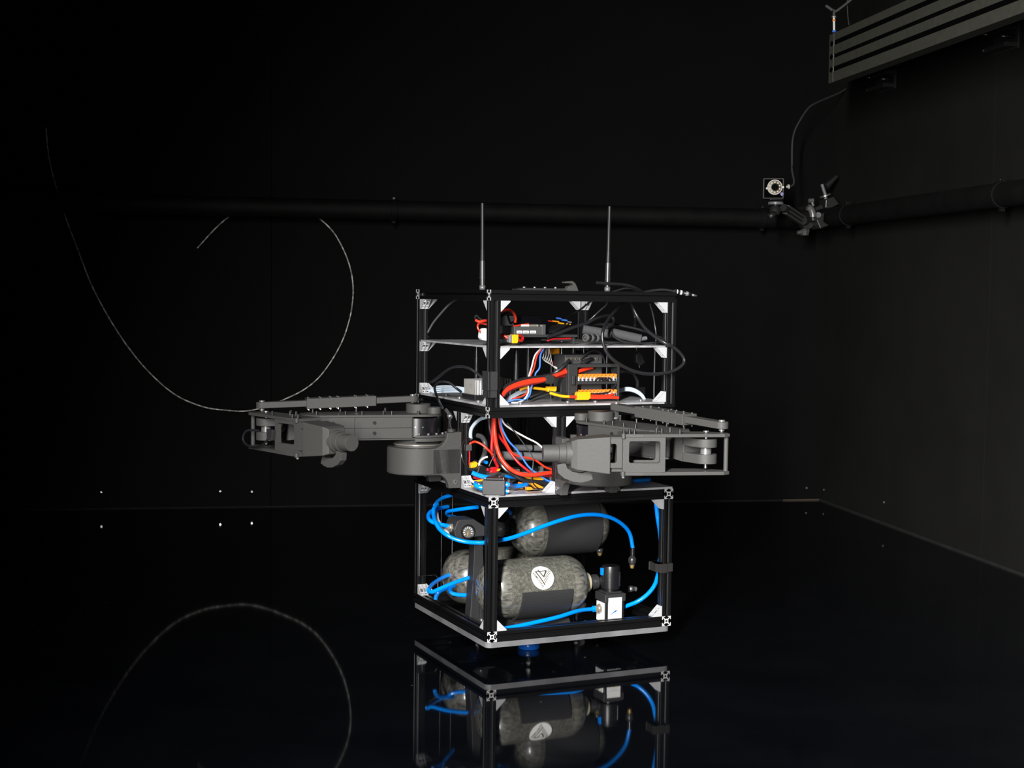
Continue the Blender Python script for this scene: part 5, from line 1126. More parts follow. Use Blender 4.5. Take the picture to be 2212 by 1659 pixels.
mw('black cable curving down to the right through the middle bay', [(0.0508, 0.1200, 0.4666), (0.0529, 0.1200, 0.4412), (0.0552, 0.1100, 0.4166), (0.0530, 0.0900, 0.3934), (0.0532, 0.0700, 0.3784), (0.0626, 0.0600, 0.3643), (0.0779, 0.0550, 0.3541), (0.0944, 0.0500, 0.3460), (0.1208, 0.0500, 0.3415), (0.1588, 0.0500, 0.3342)], .0036, 'rubber_cable')
mw('black wire looping round the left post of the middle bay', [(-0.0046, 0.0800, 0.4224), (-0.0083, 0.0800, 0.4271), (-0.0197, 0.0700, 0.4272), (-0.0304, 0.0600, 0.4184), (-0.0347, 0.0550, 0.4067), (-0.0348, 0.0500, 0.3938), (-0.0286, 0.0500, 0.3807), (-0.0168, 0.0550, 0.3719), (0.0047, 0.0600, 0.3683)], .0014, 'rubber_cable', 'signal_wire')
mw('pale air tube curving down behind the left post', [(0.0538, 0.1400, 0.4615), (0.0412, 0.1400, 0.4583), (0.0258, 0.1300, 0.4514), (0.0131, 0.1200, 0.4411), (0.0092, 0.1150, 0.4313), (0.0079, 0.1100, 0.4226)], .0036, 'pale_hose', 'pale_tube')
mw('braided black cable curling at the left of the middle bay', [(0.0383, 0.1500, 0.4249), (0.0442, 0.1400, 0.4222), (0.0463, 0.1300, 0.4126), (0.0475, 0.1300, 0.3987), (0.0398, 0.1200, 0.3861), (0.0325, 0.1200, 0.3748)], .0050, 'grey_cable', 'braided_cable')
mw('short white wire sticking up from the black plug cluster', [(0.0089, 0.0700, 0.3732), (0.0106, 0.0700, 0.3822), (0.0179, 0.0700, 0.3885), (0.0265, 0.0700, 0.3913)], .0020, 'white_wire', 'signal_wire')
mw('thin black wire rising from the red plugs', [(0.0255, 0.0600, 0.3737), (0.0314, 0.0600, 0.3859), (0.0362, 0.0600, 0.3948), (0.0367, 0.0600, 0.4062)], .0012, 'rubber_cable', 'signal_wire')
mw('blue air tube lying behind the black valve block', [(-0.0098, 0.0600, 0.3632), (0.0028, 0.0550, 0.3576), (0.0165, 0.0500, 0.3543), (0.0300, 0.0500, 0.3504)], .0044, 'blue_hose', 'air_hose', BG)
mw('thin blue tube behind the valve block on the right', [(0.0736, 0.0900, 0.3501), (0.0837, 0.0900, 0.3474), (0.1001, 0.0900, 0.3462)], .0030, 'blue_hose', 'air_hose', BG)
mw('blue tube passing behind the right bracket of the middle bay', [(0.1209, 0.0800, 0.3402), (0.1400, 0.0800, 0.3376), (0.1592, 0.0800, 0.3365), (0.1785, 0.0800, 0.3349)], .0036, 'blue_hose', 'air_hose', BG)
mw('yellow wire at the left foot of the middle bay', [(-0.0084, 0.0600, 0.3462), (0.0050, 0.0600, 0.3468), (0.0209, 0.0600, 0.3495)], .0020, 'yellow_plastic', 'signal_wire')
mw('amber wire by the left lower bracket', [(-0.0149, 0.0500, 0.3381), (-0.0028, 0.0500, 0.3387), (0.0070, 0.0500, 0.3372)], .0024, 'amber_plastic', 'signal_wire')
mw('white wire bending down into the valve block', [(-0.0152, 0.0600, 0.3577), (-0.0129, 0.0580, 0.3506), (-0.0080, 0.0550, 0.3451), (0.0021, 0.0500, 0.3397)], .0024, 'white_wire', 'signal_wire')
mw('dark red wire behind the left blue tube', [(-0.0019, 0.0700, 0.3532), (0.0104, 0.0700, 0.3493), (0.0252, 0.0700, 0.3453)], .0030, 'dark_red_wire', 'signal_wire')
mw('black wire curling round the yellow plugs', [(0.1073, 0.0400, 0.3456), (0.1124, 0.0400, 0.3374), (0.1213, 0.0400, 0.3301), (0.1364, 0.0400, 0.3266)], .0012, 'rubber_cable', 'signal_wire')
for k in range(2):
    mw(('upper', 'lower')[k] + ' red cable end leaving behind the second post', [[(0.1152, 0.0600, 0.3532), (0.1367, 0.0600, 0.3540), (0.1659, 0.0600, 0.3552)], [(0.1152, 0.0600, 0.3518), (0.1367, 0.0600, 0.3517), (0.1660, 0.0600, 0.3506)]][k], .0032, 'dark_red_wire')
# small ferrite, plugs
g0, g1 = [(-0.0119, 0.0850, 0.4143), (0.0002, 0.0850, 0.4023)]
single('ferrite_bead', 'small square black ferrite on the left post of the middle bay', 'ferrite', MB().box(g0[0], g1[0], .085, .097, g1[2], g0[2]), 'printed_nylon', bevel=.0008)
for lb, mm, tri in (('yellow plug at the left of the middle bay', 'yellow_plastic', [(-0.0055, 0.0750, 0.3698), (-0.0037, 0.0750, 0.3793), (0.0054, 0.0750, 0.3821), (0.0097, 0.0750, 0.3783), (0.0055, 0.0750, 0.3710)]),
                    ('round blue cap among the wires of the middle bay', 'blue_hose', [(0.0309, 0.0900, 0.3770), (0.0323, 0.0900, 0.3809), (0.0358, 0.0900, 0.3808), (0.0373, 0.0900, 0.3773), (0.0353, 0.0900, 0.3743), (0.0319, 0.0900, 0.3744)]),
                    ('black plug cluster among the wires of the middle bay', 'plastic_black', [(-0.0010, 0.0550, 0.3628), (0.0026, 0.0550, 0.3740), (0.0110, 0.0550, 0.3776), (0.0197, 0.0550, 0.3711), (0.0186, 0.0550, 0.3598), (0.0088, 0.0550, 0.3579)]),
                    ('small red plug beside the black plug cluster', 'dark_red_wire', [(0.0179, 0.0550, 0.3655), (0.0191, 0.0550, 0.3711), (0.0233, 0.0550, 0.3709), (0.0240, 0.0550, 0.3653)]),
                    ('red plug with yellow end above the valve block', 'dark_red_wire', [(0.0281, 0.0600, 0.3611), (0.0305, 0.0600, 0.3661), (0.0427, 0.0600, 0.3685), (0.0477, 0.0600, 0.3672), (0.0465, 0.0600, 0.3627), (0.0379, 0.0600, 0.3607)]),
                    ('small yellow tip on the red plug', 'yellow_plastic', [(0.0415, 0.0570, 0.3644), (0.0429, 0.0570, 0.3677), (0.0494, 0.0570, 0.3686), (0.0464, 0.0570, 0.3642)]),
                    ('bright red plug above the red and yellow one', 'dark_red_wire', [(0.0314, 0.0650, 0.3672), (0.0363, 0.0650, 0.3710), (0.0486, 0.0650, 0.3706), (0.0480, 0.0650, 0.3677), (0.0388, 0.0650, 0.3664)]),
                    ('large yellow plug beneath the thick red cable', 'yellow_plastic', [(0.0976, 0.0600, 0.3516), (0.1152, 0.0600, 0.3503), (0.1431, 0.0600, 0.3497), (0.1432, 0.0600, 0.3422), (0.1229, 0.0600, 0.3431), (0.1077, 0.0600, 0.3466)]),
                    ('slanted amber plug right of the blue tube', 'amber_plastic', [(0.1072, 0.0450, 0.3381), (0.1159, 0.0450, 0.3400), (0.1349, 0.0450, 0.3312), (0.1350, 0.0450, 0.3275), (0.1186, 0.0450, 0.3290)]),
                    ('amber plug lying flat near the right lower bracket', 'amber_plastic', [(0.0977, 0.0400, 0.3329), (0.1062, 0.0400, 0.3331), (0.1125, 0.0400, 0.3277), (0.1026, 0.0400, 0.3255), (0.0978, 0.0400, 0.3260)]),
                    ('upright amber plug behind the blue tube', 'amber_plastic', [(0.0918, 0.0600, 0.3403), (0.0991, 0.0600, 0.3389), (0.0993, 0.0600, 0.3257), (0.0920, 0.0600, 0.3260)]),
                    ('thin amber strip along the deck edge', 'amber_plastic', [(0.0955, 0.0300, 0.3234), (0.1041, 0.0300, 0.3253), (0.1229, 0.0300, 0.3245), (0.1217, 0.0300, 0.3211), (0.1042, 0.0300, 0.3219)])):
    b_ = tri[0][1]
    single('cable_plug', lb, 'plug', MB().prism([(q[0], max(q[2], MD + .0005)) for q in tri], b_, b_ + .011, lambda x, z, h: (x, h, z)), mm, group='plugs of the middle bay', bevel=.001)
# valve block, turned against the frame
vc = Vector([(0.0301, -0.0061, 0.3260)][0])
e1 = Vector((-.86, .51)); e2 = Vector((.51, .86))
VB = lambda x, y, z: (vc.x + e1.x * x + e2.x * y, vc.y + e1.y * x + e2.y * y, z)
t = Thing('valve_block', 'matte black box-shaped valve block with blue tubes at the front corner', 'valve', (vc.x, vc.y + .02, MD))
t.part('body', MB().box(0, .043, 0, .034, MD, MD + .0275, M=VB), 'plastic_black', bevel=.0008)
t.part('cap', MB().box(.004, .038, .006, .034, MD + .0275, MD + .0315, M=VB), 'printed_black', bevel=.0012)
for x_, y_ in ((.003, .003), (.038, .004), (.014, .025)):
    t.part('screw', MB().cyl(VB(x_, y_, MD + .0275), VB(x_, y_, MD + .0335), .0012, seg=10), 'steel')
for z_ in (MD + .019, MD + .0065):
    t.part('collar', MB().cyl(VB(-.001, .012, z_), VB(-.0045, .012, z_), .0058, seg=18), 'blue_hose')
t.part('collar', MB().cyl(VB(.044, .014, MD + .012), VB(.050, .014, MD + .012), .0058, seg=18), 'blue_hose')
p0_ = Vector(VB(-.004, .012, MD + .019))
mw('bright blue tube plugged into the right side of the valve block', [p0_] + [(0.0666, 0.0350, 0.3371), (0.0848, 0.0450, 0.3356), (0.1006, 0.0550, 0.3354), (0.1108, 0.0650, 0.3378), (0.1183, 0.0800, 0.3408)], .0044, 'blue_hose', 'air_hose', BG, 12)
mw('white tube plugged low into the valve block', [tuple(Vector(VB(-.004, .012, MD + .0065)))] + [(0.0692, 0.0350, 0.3251), (0.0862, 0.0450, 0.3208)], .0030, 'white_wire', 'pale_tube')
mw('blue tube entering the left side of the valve block', [tuple(Vector(VB(.050, .014, MD + .012))), tuple(Vector(VB(.058, .016, MD + .016))), tuple(Vector(VB(.060, .030, MD + .018)))], .0044, 'blue_hose', 'air_hose', BG)
# grey motor tubes and dark board inside the middle bay
for lb, pts, r in (('upper dark grey tube inside the middle bay', [(0.1247, 0.1600, 0.3967), (0.2111, 0.1600, 0.3928)], .0065), ('lower grey tube inside the middle bay', [(0.0845, 0.1300, 0.3852), (0.1785, 0.1300, 0.3791)], .0088)):
    t = Thing('motor_tube', lb, 'tube', (pts[0][0], pts[0][1], pts[0][2] - r), group='grey tubes in the middle bay')
    t.part('barrel', MB().cyl(pts[0], pts[1], r, seg=28), 'motor_grey')
    q = Vector(pts[0]).lerp(Vector(pts[1]), .42)
    t.part('band', MB().cyl(q, q + Vector((.004, 0, 0)), r * 1.05, seg=28), 'plastic_black')
g0, g1 = [(0.0841, 0.1000, 0.3670), (0.1853, 0.1000, 0.3515)]
t = Thing('circuit_board', 'dark circuit board with small parts behind the thick red cable', 'circuit board', ((g0[0] + g1[0]) / 2, .13, g1[2]))
t.part('board', MB().box(g0[0], g1[0], .10, .17, g1[2], g1[2] + .003), 'plastic_black')
for k in range(7):
    a_ = g0[0] + .006 + k * .013
    t.part('component', MB().box(a_, a_ + .007, .103, .112, g1[2] + .003, g1[2] + .006 + (k % 3) * .003), 'dull_steel' if k % 2 else 'plastic_black')
t.part('edge_strip', MB().box(g0[0], g1[0], .0985, .10, g1[2], g1[2] + .0035), 'grey_plastic')
for a_ in (g0[0] + .004, g1[0] - .006):
    t.part('leg', MB().cyl((a_, .105, MD), (a_, .105, g1[2]), .003, seg=12), 'dull_steel')

q = [(-0.0300, 0.1472, 0.4777), (-0.0300, 0.1293, 0.4693), (-0.0300, 0.1239, 0.4639), (-0.0300, 0.1253, 0.4520)]
t = Thing('metal_fitting', 'small shiny metal fitting between the left shoulder and the upper frame', 'fitting', q[2])
t.part('stem', MB().cyl(q[0], q[1], .0030, seg=12), 'steel')
t.part('nut', MB().cyl(q[1], q[2], .0055, .0048, seg=6), 'steel')
t.part('lead', MB().tube([q[2], q[3], (q[3][0] + .004, q[3][1], q[3][2] - .012)], .0016, 8, 4), 'rubber_cable')

# ------------------------------------------------------------------ pipe along the walls
t = Thing('wall_pipe', 'thick black pipe running along both walls above the floor', 'pipe', (-.09, -.09, .972), 'room')
PR, PZ = .032, .972
t.part('pipe_run', MB().tube([(-5.4, -.082, PZ), (-3, -.082, PZ), (-.17, -.082, PZ), (-.115, -.095, PZ), (-.095, -.115, PZ), (-.082, -.17, PZ), (-.082, -3, PZ), (-.082, -6.3, PZ)], PR, 32, 6), 'pipe_black')
def pipe_clip(pos, horiz):
    M_ = (lambda x, y, z: (pos + z, -.082 + x, PZ + y)) if horiz else (lambda x, y, z: (-.082 + x, pos + z, PZ + y))
    ring = arc2((0, 0), PR + .003, 0, 2 * math.pi * 35 / 36, 35)
    mb = MB().prism(ring, -.010, .010, M_)
    c = t.part('pipe_clip', mb, 'pipe_black', bevel=.001)
    for b6 in ((-.006, .006, PR + .001, PR + .010, -.006, .006), (-.006, .006, -PR - .010, -PR - .001, -.006, .006), (PR, .082, -.008, .008, -.006, .006)):
        t.part('ear', MB().box(*b6, M=M_), 'pipe_black', parent=c)
    t.part('screw', MB().cyl(M_(-.006, PR + .006, 0), M_(-.008, PR + .006, 0), .0035, seg=10), 'black_bolt', parent=c)
for q in [(-0.2640, -0.0820, 0.9471), (-1.5073, -0.0820, 0.9487)]:
    pipe_clip(q[0], True)
for q in [(-0.0820, -0.3839, 0.9490), (-0.0820, -1.3630, 0.9786)]:
    pipe_clip(q[1], False)

# ------------------------------------------------------------------ aluminium beam at the top right
q = [(-0.3000, -0.7632, 1.4705), (-0.3000, -0.7646, 1.4487), (-0.3000, -0.7655, 1.4350), (-0.3000, -0.7672, 1.4091), (-0.3000, -0.7679, 1.3981), (-0.3000, -0.7696, 1.3736), (-0.3000, -0.7705, 1.3599), (-0.3000, -0.7725, 1.3299)]
BY = q[0][1]; zz = [x[2] for x in q]
BT, BB_ = q[0][2], q[7][2]
t = Thing('aluminium_beam', 'wide slotted aluminium beam slanting into the top right corner', 'beam', (-.32, BY, BB_), 'room')
ybeg, yend = BY, -6.2
h = BT - BB_
# cross-section: slab with three slots on the visible face
xs_ = -.30; dep = .04
poly = [(xs_ + dep, BB_), (xs_ + dep, BT), (xs_, BT)]
for k in range(3):
    zt_, zb_ = zz[1 + 2 * k], zz[2 + 2 * k]
    poly += [(xs_, zt_), (xs_ + .012, zt_), (xs_ + .012, zb_), (xs_, zb_)]
poly += [(xs_, BB_)]
bm_ = t.part('profile', MB().prism(poly, yend, ybeg - .004, lambda x, z, h_: (x, h_, z), 0, 0), 'beam_alu')
for k in range(3):
    zc_ = (zz[1 + 2 * k] + zz[2 + 2 * k]) / 2
    t.part('slot_floor', MB().box(xs_ + .0010, xs_ + .0122, yend, ybeg - .005, zz[2 + 2 * k], zz[1 + 2 * k]), 'seam_black', parent=bm_)
ec = t.part('end_plate', MB().box(xs_ - .001, xs_ + dep, ybeg - .004, ybeg + .030, BB_, BT), 'beam_alu', bevel=.002)
for k in range(3):
    zc_ = (zz[1 + 2 * k] + zz[2 + 2 * k]) / 2
    t.part('slot_mouth', MB().prism([(ybeg - .004, zc_), (ybeg + .008, zc_ + .009), (ybeg + .018, zc_ + .005), (ybeg + .022, zc_), (ybeg + .018, zc_ - .005), (ybeg + .008, zc_ - .009)], xs_ - .0015, xs_ - .0009, lambda y, z, h_: (h_, y, z)), 'seam_black', parent=ec)
# wall mounts of the beam
for lb, pp in (('left small black mount box on the right wall beneath the beam', [(-0.0300, -0.3975, 1.4148), (-0.0300, -0.5366, 1.3946), (-0.0300, -0.4696, 1.3546)]), ('right small black mount box on the right wall beneath the beam', [(-0.0300, -1.1493, 1.4202), (-0.0300, -1.2775, 1.3979), (-0.0300, -1.2166, 1.3571)])):
    y0_, y1_ = pp[1][1], pp[0][1]; zt_, zb_ = pp[0][2], pp[2][2]
    tt = Thing('wall_mount', lb, 'mount', (0, (y0_ + y1_) / 2, zb_), 'room', group='mount boxes on the right wall')
    tt.part('back_plate', MB().box(-.006, 0, y0_, y1_, zb_, zt_), 'clamp_black', bevel=.001)
    tt.part('shelf', MB().box(-.040, -.006, y0_ + .004, y1_ - .004, zb_ + .004, zb_ + .016), 'clamp_black', bevel=.001)
    tt.part('shelf', MB().box(-.034, -.006, y0_ + .004, y1_ - .004, zt_ - .016, zt_ - .006), 'clamp_black', bevel=.001)
    for y_, z_ in ((y1_ - .010, zt_ - .010), (y1_ - .010, zb_ + .010), (y0_ + .02, (zb_ + zt_) / 2)):
        tt.part('bolt', MB().cyl((-.006, y_, z_), (-.044, y_, z_), .005, seg=10), 'black_bolt')
# air splitter on the beam end
q = [(-0.2900, -0.7418, 1.4773), (-0.2900, -0.7390, 1.4995), (-0.2900, -0.7381, 1.5119), (-0.2900, -0.7375, 1.5215), (-0.2900, -0.7382, 1.5322), (-0.2900, -0.7376, 1.5418), (-0.2900, -0.6788, 1.5639), (-0.2900, -0.7626, 1.5358), (-0.2900, -0.8543, 1.5463), (-0.2900, -0.8835, 1.5576)]
t = Thing('air_splitter', 'small white air splitter with orange ring above the beam end', 'splitter', q[0], 'room')
t.part('stem', MB().cyl(q[0], q[3], .0034, seg=14), 'white_label')
t.part('foot', MB().cyl(q[0], Vector(q[0]).lerp(Vector(q[1]), .2), .006, seg=14), 'blue_wire')
t.part('ring', MB().cyl(Vector(q[1]).lerp(Vector(q[2]), .75), Vector(q[2]).lerp(Vector(q[3]), .2), .0048, seg=14), 'orange_lever')
t.part('body', MB().cyl(q[3], q[5], .0058, seg=14), 'clamp_black')
t.part('nut', MB().cyl(Vector(q[3]) + Vector((0, 0, -.002)), Vector(q[3]) + Vector((0, 0, .003)), .0072, seg=6), 'nickel')
t.part('branch', MB().cyl(Vector(q[5]) + Vector((0, 0, -.004)), q[6], .0042, seg=12), 'grey_plastic')
hose('air_line', 'grey air line leaving the splitter towards the ceiling', [tuple(Vector(q[5]) + Vector((0, 0, -.004)))] + [tuple(x) for x in q[7:10]] + [(-0.2900, -0.9150, 1.5773), (-0.2900, -0.9705, 1.6095)], .0036, 'motor_grey', 'air line', fr='room')
hose('hanging_wire', 'thin wire hanging down to the beam beside the splitter', [(-0.2800, -0.8008, 1.6385), (-0.2800, -0.8107, 1.5405), (-0.2800, -0.8161, 1.5102), (-0.2800, -0.8260, 1.4831)], .0016, 'grey_cable', 'wire', fr='room')

# ------------------------------------------------------------------ tracking camera on its clamp
CD = -.36
RVc = None
def cpt(*xy): return None
c = [(-0.3252, -0.3600, 1.0548), (-0.3582, -0.3600, 1.0838), (-0.2929, -0.3600, 1.0893), (-0.3536, -0.3600, 1.0196), (-0.2905, -0.3600, 1.0256), (-0.3213, -0.3600, 1.0556), (-0.2968, -0.3600, 1.0562), (-0.3481, -0.3600, 1.0549)]
t = Thing('tracking_camera', 'small square black camera with a ring of amber lights high in the corner', 'camera', ((c[1][0] + c[2][0]) / 2, CD, c[3][2]), 'room')
W2 = (c[2][0] - c[1][0]) / 2; H2 = (c[1][2] - c[3][2]) / 2
cc = Vector((c[1][0] + W2, CD, c[3][2] + H2))
bd = t.part('body', MB().box(cc.x - W2, cc.x + W2, CD + .004, CD + .060, cc.z - H2, cc.z + H2), 'clamp_black', bevel=.006)
t.part('face_plate', MB().box(cc.x - W2 + .003, cc.x + W2 - .003, CD + .0015, CD + .0045, cc.z - H2 + .002, cc.z + H2 - .002), 'seam_black')
bez = MB()
for x0_, x1_, z0_, z1_ in ((-W2, -W2 + .004, -H2, H2), (W2 - .004, W2, -H2, H2), (-W2, W2, H2 - .003, H2), (-W2, W2, -H2, -H2 + .003)):
    bez.box(cc.x + x0_, cc.x + x1_, CD - .002, CD + .004, cc.z + z0_, cc.z + z1_)
t.part('bezel', bez, 'printed_nylon', bevel=.001)
ctr = Vector(c[5]); rr = (c[6][0] - c[5][0])
t.part('light_ring', MB().lathe([(.0, rr), (.004, rr), (.006, rr * .96), (.006, rr * .84), (.002, rr * .82)], (ctr.x, CD + .002, ctr.z), (0, -1, 0), 48), 'camera_ring')
t.part('light_board', MB().lathe([(.002, rr * .84), (.0025, rr * .45)], (ctr.x, CD + .002, ctr.z), (0, -1, 0), 48), 'plastic_black')
for k in range(10):
    an = math.radians(90 + k * 36)
    x_, z_ = ctr.x + rr * .66 * math.cos(an), ctr.z + rr * .66 * math.sin(an)
    t.part('led', MB().lathe([(0, .0030), (.0015, .0028), (.0024, .0015), (.0027, 0)], (x_, CD - .0005, z_), (0, -1, 0), 14), 'led_amber')
t.part('lens', MB().lathe([(.0, rr * .48), (.012, rr * .46), (.012, rr * .34), (.006, rr * .28), (.009, rr * .14), (.010, 0)], (ctr.x, CD + .002, ctr.z), (0, -1, 0), 36), 'lens_glass')
for x_, z_ in ((ctr.x - rr * 1.02, ctr.z - .004), (ctr.x + rr * 1.06, ctr.z)):
    t.part('screw', MB().cyl((x_, CD + .002, z_), (x_, CD - .004, z_), .0032, seg=12), 'white_label')
vm = [(-0.2981, -0.3640, 1.0342)][0]
t.part('indicator', MB().cyl((vm[0], CD + .004, vm[2]), (vm[0], CD - .002, vm[2]), .0055, seg=16), 'violet_mark')
t.o.matrix_world = t.o.matrix_world @ Matrix.Rotation(-.30, 4, 'Z')
pj = [(-0.2852, -0.3500, 1.0579), (-0.2805, -0.3500, 1.0581), (-0.2741, -0.3500, 1.0590), (-0.2646, -0.3500, 1.0600)]
t.part('jack', MB().cyl(pj[0], pj[1], .004, seg=12).cyl(pj[1], pj[2], .0075, seg=14), 'camera_ring')
hose('camera_cable', 'thin grey cable rising from the camera along the corner to the beam', [(-0.2741, -0.3500, 1.0582)] + [(-0.2596, -0.3450, 1.0627), (-0.2508, -0.3400, 1.0701), (-0.2474, -0.3300, 1.0860), (-0.2480, -0.3200, 1.1034), (-0.2471, -0.3100, 1.1224)] + [(-0.2432, -0.3000, 1.1361), (-0.2438, -0.3000, 1.2010), (-0.2331, -0.2900, 1.2423), (-0.2117, -0.2800, 1.2792), (-0.1783, -0.2600, 1.3203), (-0.1442, -0.2400, 1.3416), (-0.0856, -0.2000, 1.3666), (-0.0261, -0.1600, 1.3919), (0.0230, -0.1200, 1.4198)], .0030, 'grey_cable', 'cable', fr='room')
# plate, ball head and jointed arm
def Yp(yv, *xy): return None
k0 = [(-0.3314, -0.3400, 1.0229), (-0.2884, -0.3400, 1.0156), (-0.3058, -0.3400, 1.0115), (-0.3056, -0.3400, 1.0024), (-0.3054, -0.3400, 0.9957), (-0.3129, -0.3400, 0.9782), (-0.2907, -0.3400, 0.9787), (-0.2718, -0.3400, 0.9881), (-0.2183, -0.3400, 0.9530), (-0.2196, -0.3400, 0.9439)]
t = Thing('camera_clamp', 'black jointed arm and pipe clamp holding the camera on the pipe', 'clamp', (k0[9][0], -.15, k0[9][2] - .08), 'room')
t.part('camera_plate', MB().box(k0[0][0], k0[1][0], -.35, -.31, k0[1][2], cc.z - H2), 'clamp_black', bevel=.001)
t.part('lock_ring', MB().cyl((k0[2][0], -.33, k0[3][2]), (k0[2][0], -.33, k0[2][2]), .0245, seg=32), 'motor_grey', bevel=.001)
t.part('ball_neck', MB().cyl((k0[4][0], -.33, k0[4][2]), (k0[3][0], -.33, k0[3][2]), .010, seg=18), 'clamp_black')
t.part('ball_housing', MB().lathe([(0, 0), (.004, .014), (.016, .019), (.028, .016), (.034, .010), (.034, 0)], (k0[4][0] - .002, -.33, k0[5][2] - .012), (0, 0, 1), 24), 'clamp_black')
t.part('side_knob', MB().cyl((k0[4][0] - .008, -.35, k0[5][2] - .004), (k0[4][0] - .030, -.35, k0[5][2] - .018), .009, .011, seg=8), 'clamp_black')
a0v, a1v = Vector([(-0.2713, -0.3300, 0.9887)][0]), Vector([(-0.1782, -0.2400, 0.9586)][0])
dv = (a1v - a0v).normalized(); sv = Vector((0, -1, 0)); sv = (sv - dv * sv.dot(dv)).normalized(); uv_ = dv.cross(sv)
for off in (-.012, 0, .012):
    lo = [a0v + uv_ * (off - .0035) + sv * .008, a0v + uv_ * (off + .0035) + sv * .008, a0v + uv_ * (off + .0035) - sv * .008, a0v + uv_ * (off - .0035) - sv * .008]
    hi = [p_ + (a1v - a0v) for p_ in lo]
    mb = MB(); mb._add(lo + hi, [(0, 1, 2, 3), (4, 5, 6, 7), (0, 1, 5, 4), (1, 2, 6, 5), (2, 3, 7, 6), (3, 0, 4, 7)])
    t.part('arm_rib', mb, 'printed_nylon', bevel=.0008)
mb = MB(); 
lo = [a0v + uv_ * -.014 - sv * .001, a0v + uv_ * .014 - sv * .001, a0v + uv_ * .014 - sv * .009, a0v + uv_ * -.014 - sv * .009]; hi = [p_ + (a1v - a0v) for p_ in lo]
mb._add(lo + hi, [(0, 1, 2, 3), (4, 5, 6, 7), (0, 1, 5, 4), (1, 2, 6, 5), (2, 3, 7, 6), (3, 0, 4, 7)])
t.part('arm_back', mb, 'clamp_black')
kb = [Vector(x) for x in [(-0.1588, -0.2200, 0.9522), (-0.1631, -0.2200, 0.9257), (-0.1892, -0.2200, 0.9190), (-0.1500, -0.2200, 0.9291), (-0.1659, -0.2200, 0.9101)]]
t.part('elbow', MB().cyl(kb[0] + Vector((0, .02, 0)), kb[0] - Vector((0, .015, 0)), .020, seg=24).cyl(a1v, kb[0], .014, seg=18).cyl(a0v, a0v - dv * .02, .012, seg=18), 'clamp_black')
t.part('wing_knob', MB().cyl(kb[0], kb[1], .008, seg=14).cyl(kb[1], kb[1] + Vector((0, 0, -.014)), .016, .013, seg=8).cyl(kb[2], kb[1], .006, .010, seg=10).cyl(kb[1], kb[3], .010, .007, seg=10), 'printed_nylon')
# clamp jaw round the pipe
jw = [(x[0], x[2]) for x in [(-0.1843, -0.2700, 1.0001), (-0.1764, -0.2700, 1.0072), (-0.1649, -0.2700, 1.0021), (-0.1498, -0.2700, 0.9840), (-0.1284, -0.2700, 0.9783), (-0.1189, -0.2700, 0.9862), (-0.1213, -0.2700, 0.9553), (-0.1014, -0.2700, 0.9434), (-0.1337, -0.2700, 0.9304), (-0.1458, -0.2700, 0.9563), (-0.1604, -0.2700, 0.9545), (-0.1677, -0.2700, 0.9851)]]
t.part('jaw', MB().prism(jw, -.28, -.20, lambda x, z, h_: (x, h_, z)), 'clamp_black', bevel=.004)
bz_ = [(-0.1647, -0.2850, 0.9851), (-0.1433, -0.2850, 0.9759)]
t.part('pivot_cap', MB().cyl((bz_[1][0], -.275, bz_[1][2]), (bz_[1][0], -.287, bz_[1][2]), .0105, .009, seg=24), 'motor_grey')
t.part('bushing', MB().tube([tuple(x) for x in [(-0.1805, -0.2850, 1.0009), (-0.1689, -0.2850, 0.9935), (-0.1629, -0.2850, 0.9813), (-0.1610, -0.2850, 0.9691)]], .011, 14, 5), 'dull_steel')
hd = [Vector(x) for x in [(-0.0800, -0.1500, 1.0866), (-0.0673, -0.1500, 1.0522), (-0.0664, -0.1500, 1.0467), (-0.0631, -0.1500, 1.0191), (-0.0271, -0.1500, 1.1148), (-0.0647, -0.1500, 1.0791), (-0.0483, -0.1500, 1.0290)]]
t.part('screw_spindle', MB().cyl(hd[1], hd[0], .0055, seg=14).cyl(hd[3], hd[1], .006, seg=14), 'motor_grey')
ax_ = (hd[0] - hd[1]).normalized()
t.part('washer', MB().cyl(hd[2], hd[2] + ax_ * .005, .0195, seg=28), 'steel')
t.part('moving_jaw', MB().prism([(x[0], x[2]) for x in [(-0.0769, -0.1500, 1.0346), (-0.0487, -0.1500, 1.0447), (-0.0279, -0.1500, 1.0199), (-0.0445, -0.1500, 1.0116), (-0.0677, -0.1500, 1.0016), (-0.0778, -0.1500, 1.0062)]], -.18, -.12, lambda x, z, h_: (x, h_, z)), 'clamp_black', bevel=.003)
t.part('lever', MB().tube([tuple(hd[5]), tuple(hd[5].lerp(hd[4], .5)), tuple(hd[4])], .009, 12, 4, taper=lambda x: 1.2 - .65 * x), 'clamp_black')
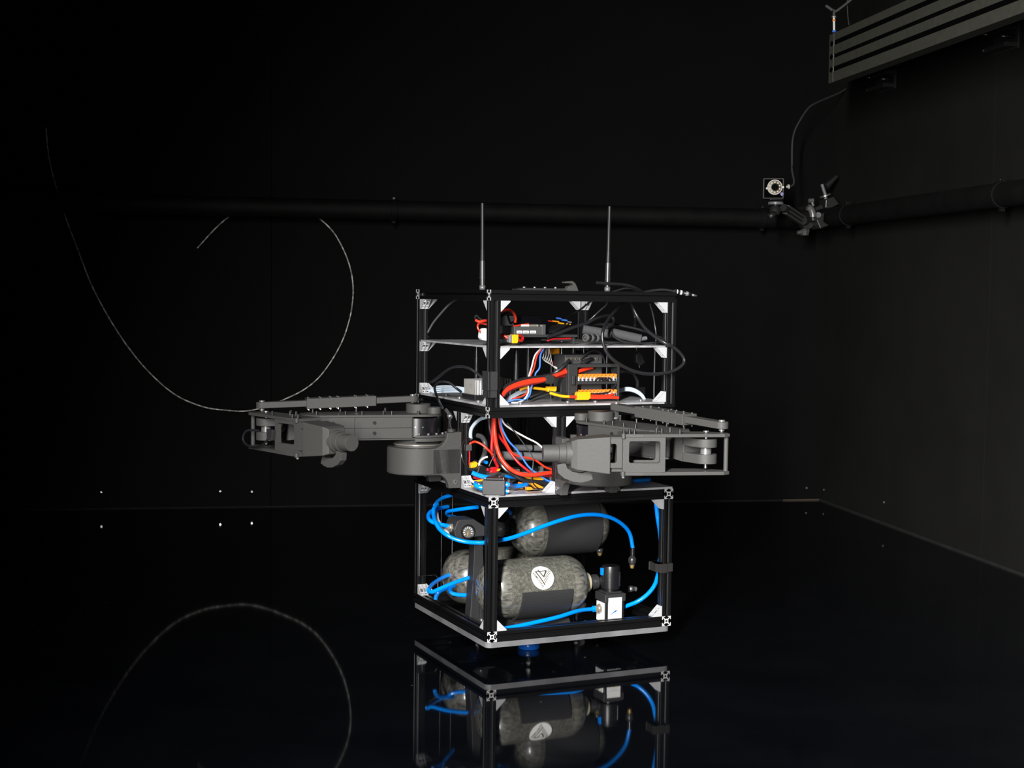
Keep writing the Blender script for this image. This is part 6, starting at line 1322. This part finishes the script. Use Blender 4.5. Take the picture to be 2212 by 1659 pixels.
tk = [Vector(x) for x in [(-0.1199, -0.1800, 1.0114), (-0.1262, -0.1800, 1.0285), (-0.1369, -0.1800, 1.0282), (-0.1271, -0.1800, 1.0347)]]
t.part('thumb_screw', MB().cyl(tk[0], tk[1], .005, seg=12).cyl(tk[2], tk[1] + Vector((.006, 0, .002)), .007, seg=10), 'dull_steel')
t.part('link_plate', MB().prism([(x[0], x[2]) for x in [(-0.1102, -0.1600, 1.0065), (-0.0855, -0.1600, 1.0180), (-0.0785, -0.1600, 1.0056), (-0.1016, -0.1600, 0.9940)]], -.17, -.14, lambda x, z, h_: (x, h_, z)), 'clamp_black', bevel=.002)

# ------------------------------------------------------------------ tether looping against the back wall
tether_pts = [(-2.5939, -0.0160, 1.2102), (-2.5885, -0.0160, 1.1375), (-2.5789, -0.0160, 1.0829), (-2.5570, -0.0160, 0.9980), (-2.5279, -0.0160, 0.9068), (-2.4986, -0.0160, 0.8275), (-2.4662, -0.0160, 0.7386), (-2.4395, -0.0160, 0.6802), (-2.3978, -0.0160, 0.6031), (-2.3438, -0.0160, 0.5194), (-2.2772, -0.0160, 0.4384), (-2.1979, -0.0160, 0.3694), (-2.1119, -0.0160, 0.3315), (-2.0376, -0.0160, 0.3200), (-1.9754, -0.0160, 0.3174), (-1.9129, -0.0160, 0.3313), (-1.8565, -0.0160, 0.3536), (-1.7873, -0.0160, 0.3887), (-1.7305, -0.0160, 0.4400), (-1.6738, -0.0160, 0.5298), (-1.6425, -0.0160, 0.6194), (-1.6315, -0.0160, 0.7025), (-1.6383, -0.0160, 0.7725), (-1.6596, -0.0160, 0.8357), (-1.6947, -0.0160, 0.8984), (-1.7390, -0.0160, 0.9417), (-1.7894, -0.0160, 0.9753), (-1.8395, -0.0160, 0.9981), (-1.9018, -0.0160, 1.0041), (-1.9638, -0.0160, 0.9933), (-2.0255, -0.0160, 0.9482), (-2.0747, -0.0160, 0.9035), (-2.1300, -0.0160, 0.8413)]
hose('tether', 'long thin tether, its glints painted pale, hanging in a big loop against the dark back wall', tether_pts, .0024, 'tether_glints', 'tether', fr='room', seg=8, sub=8)
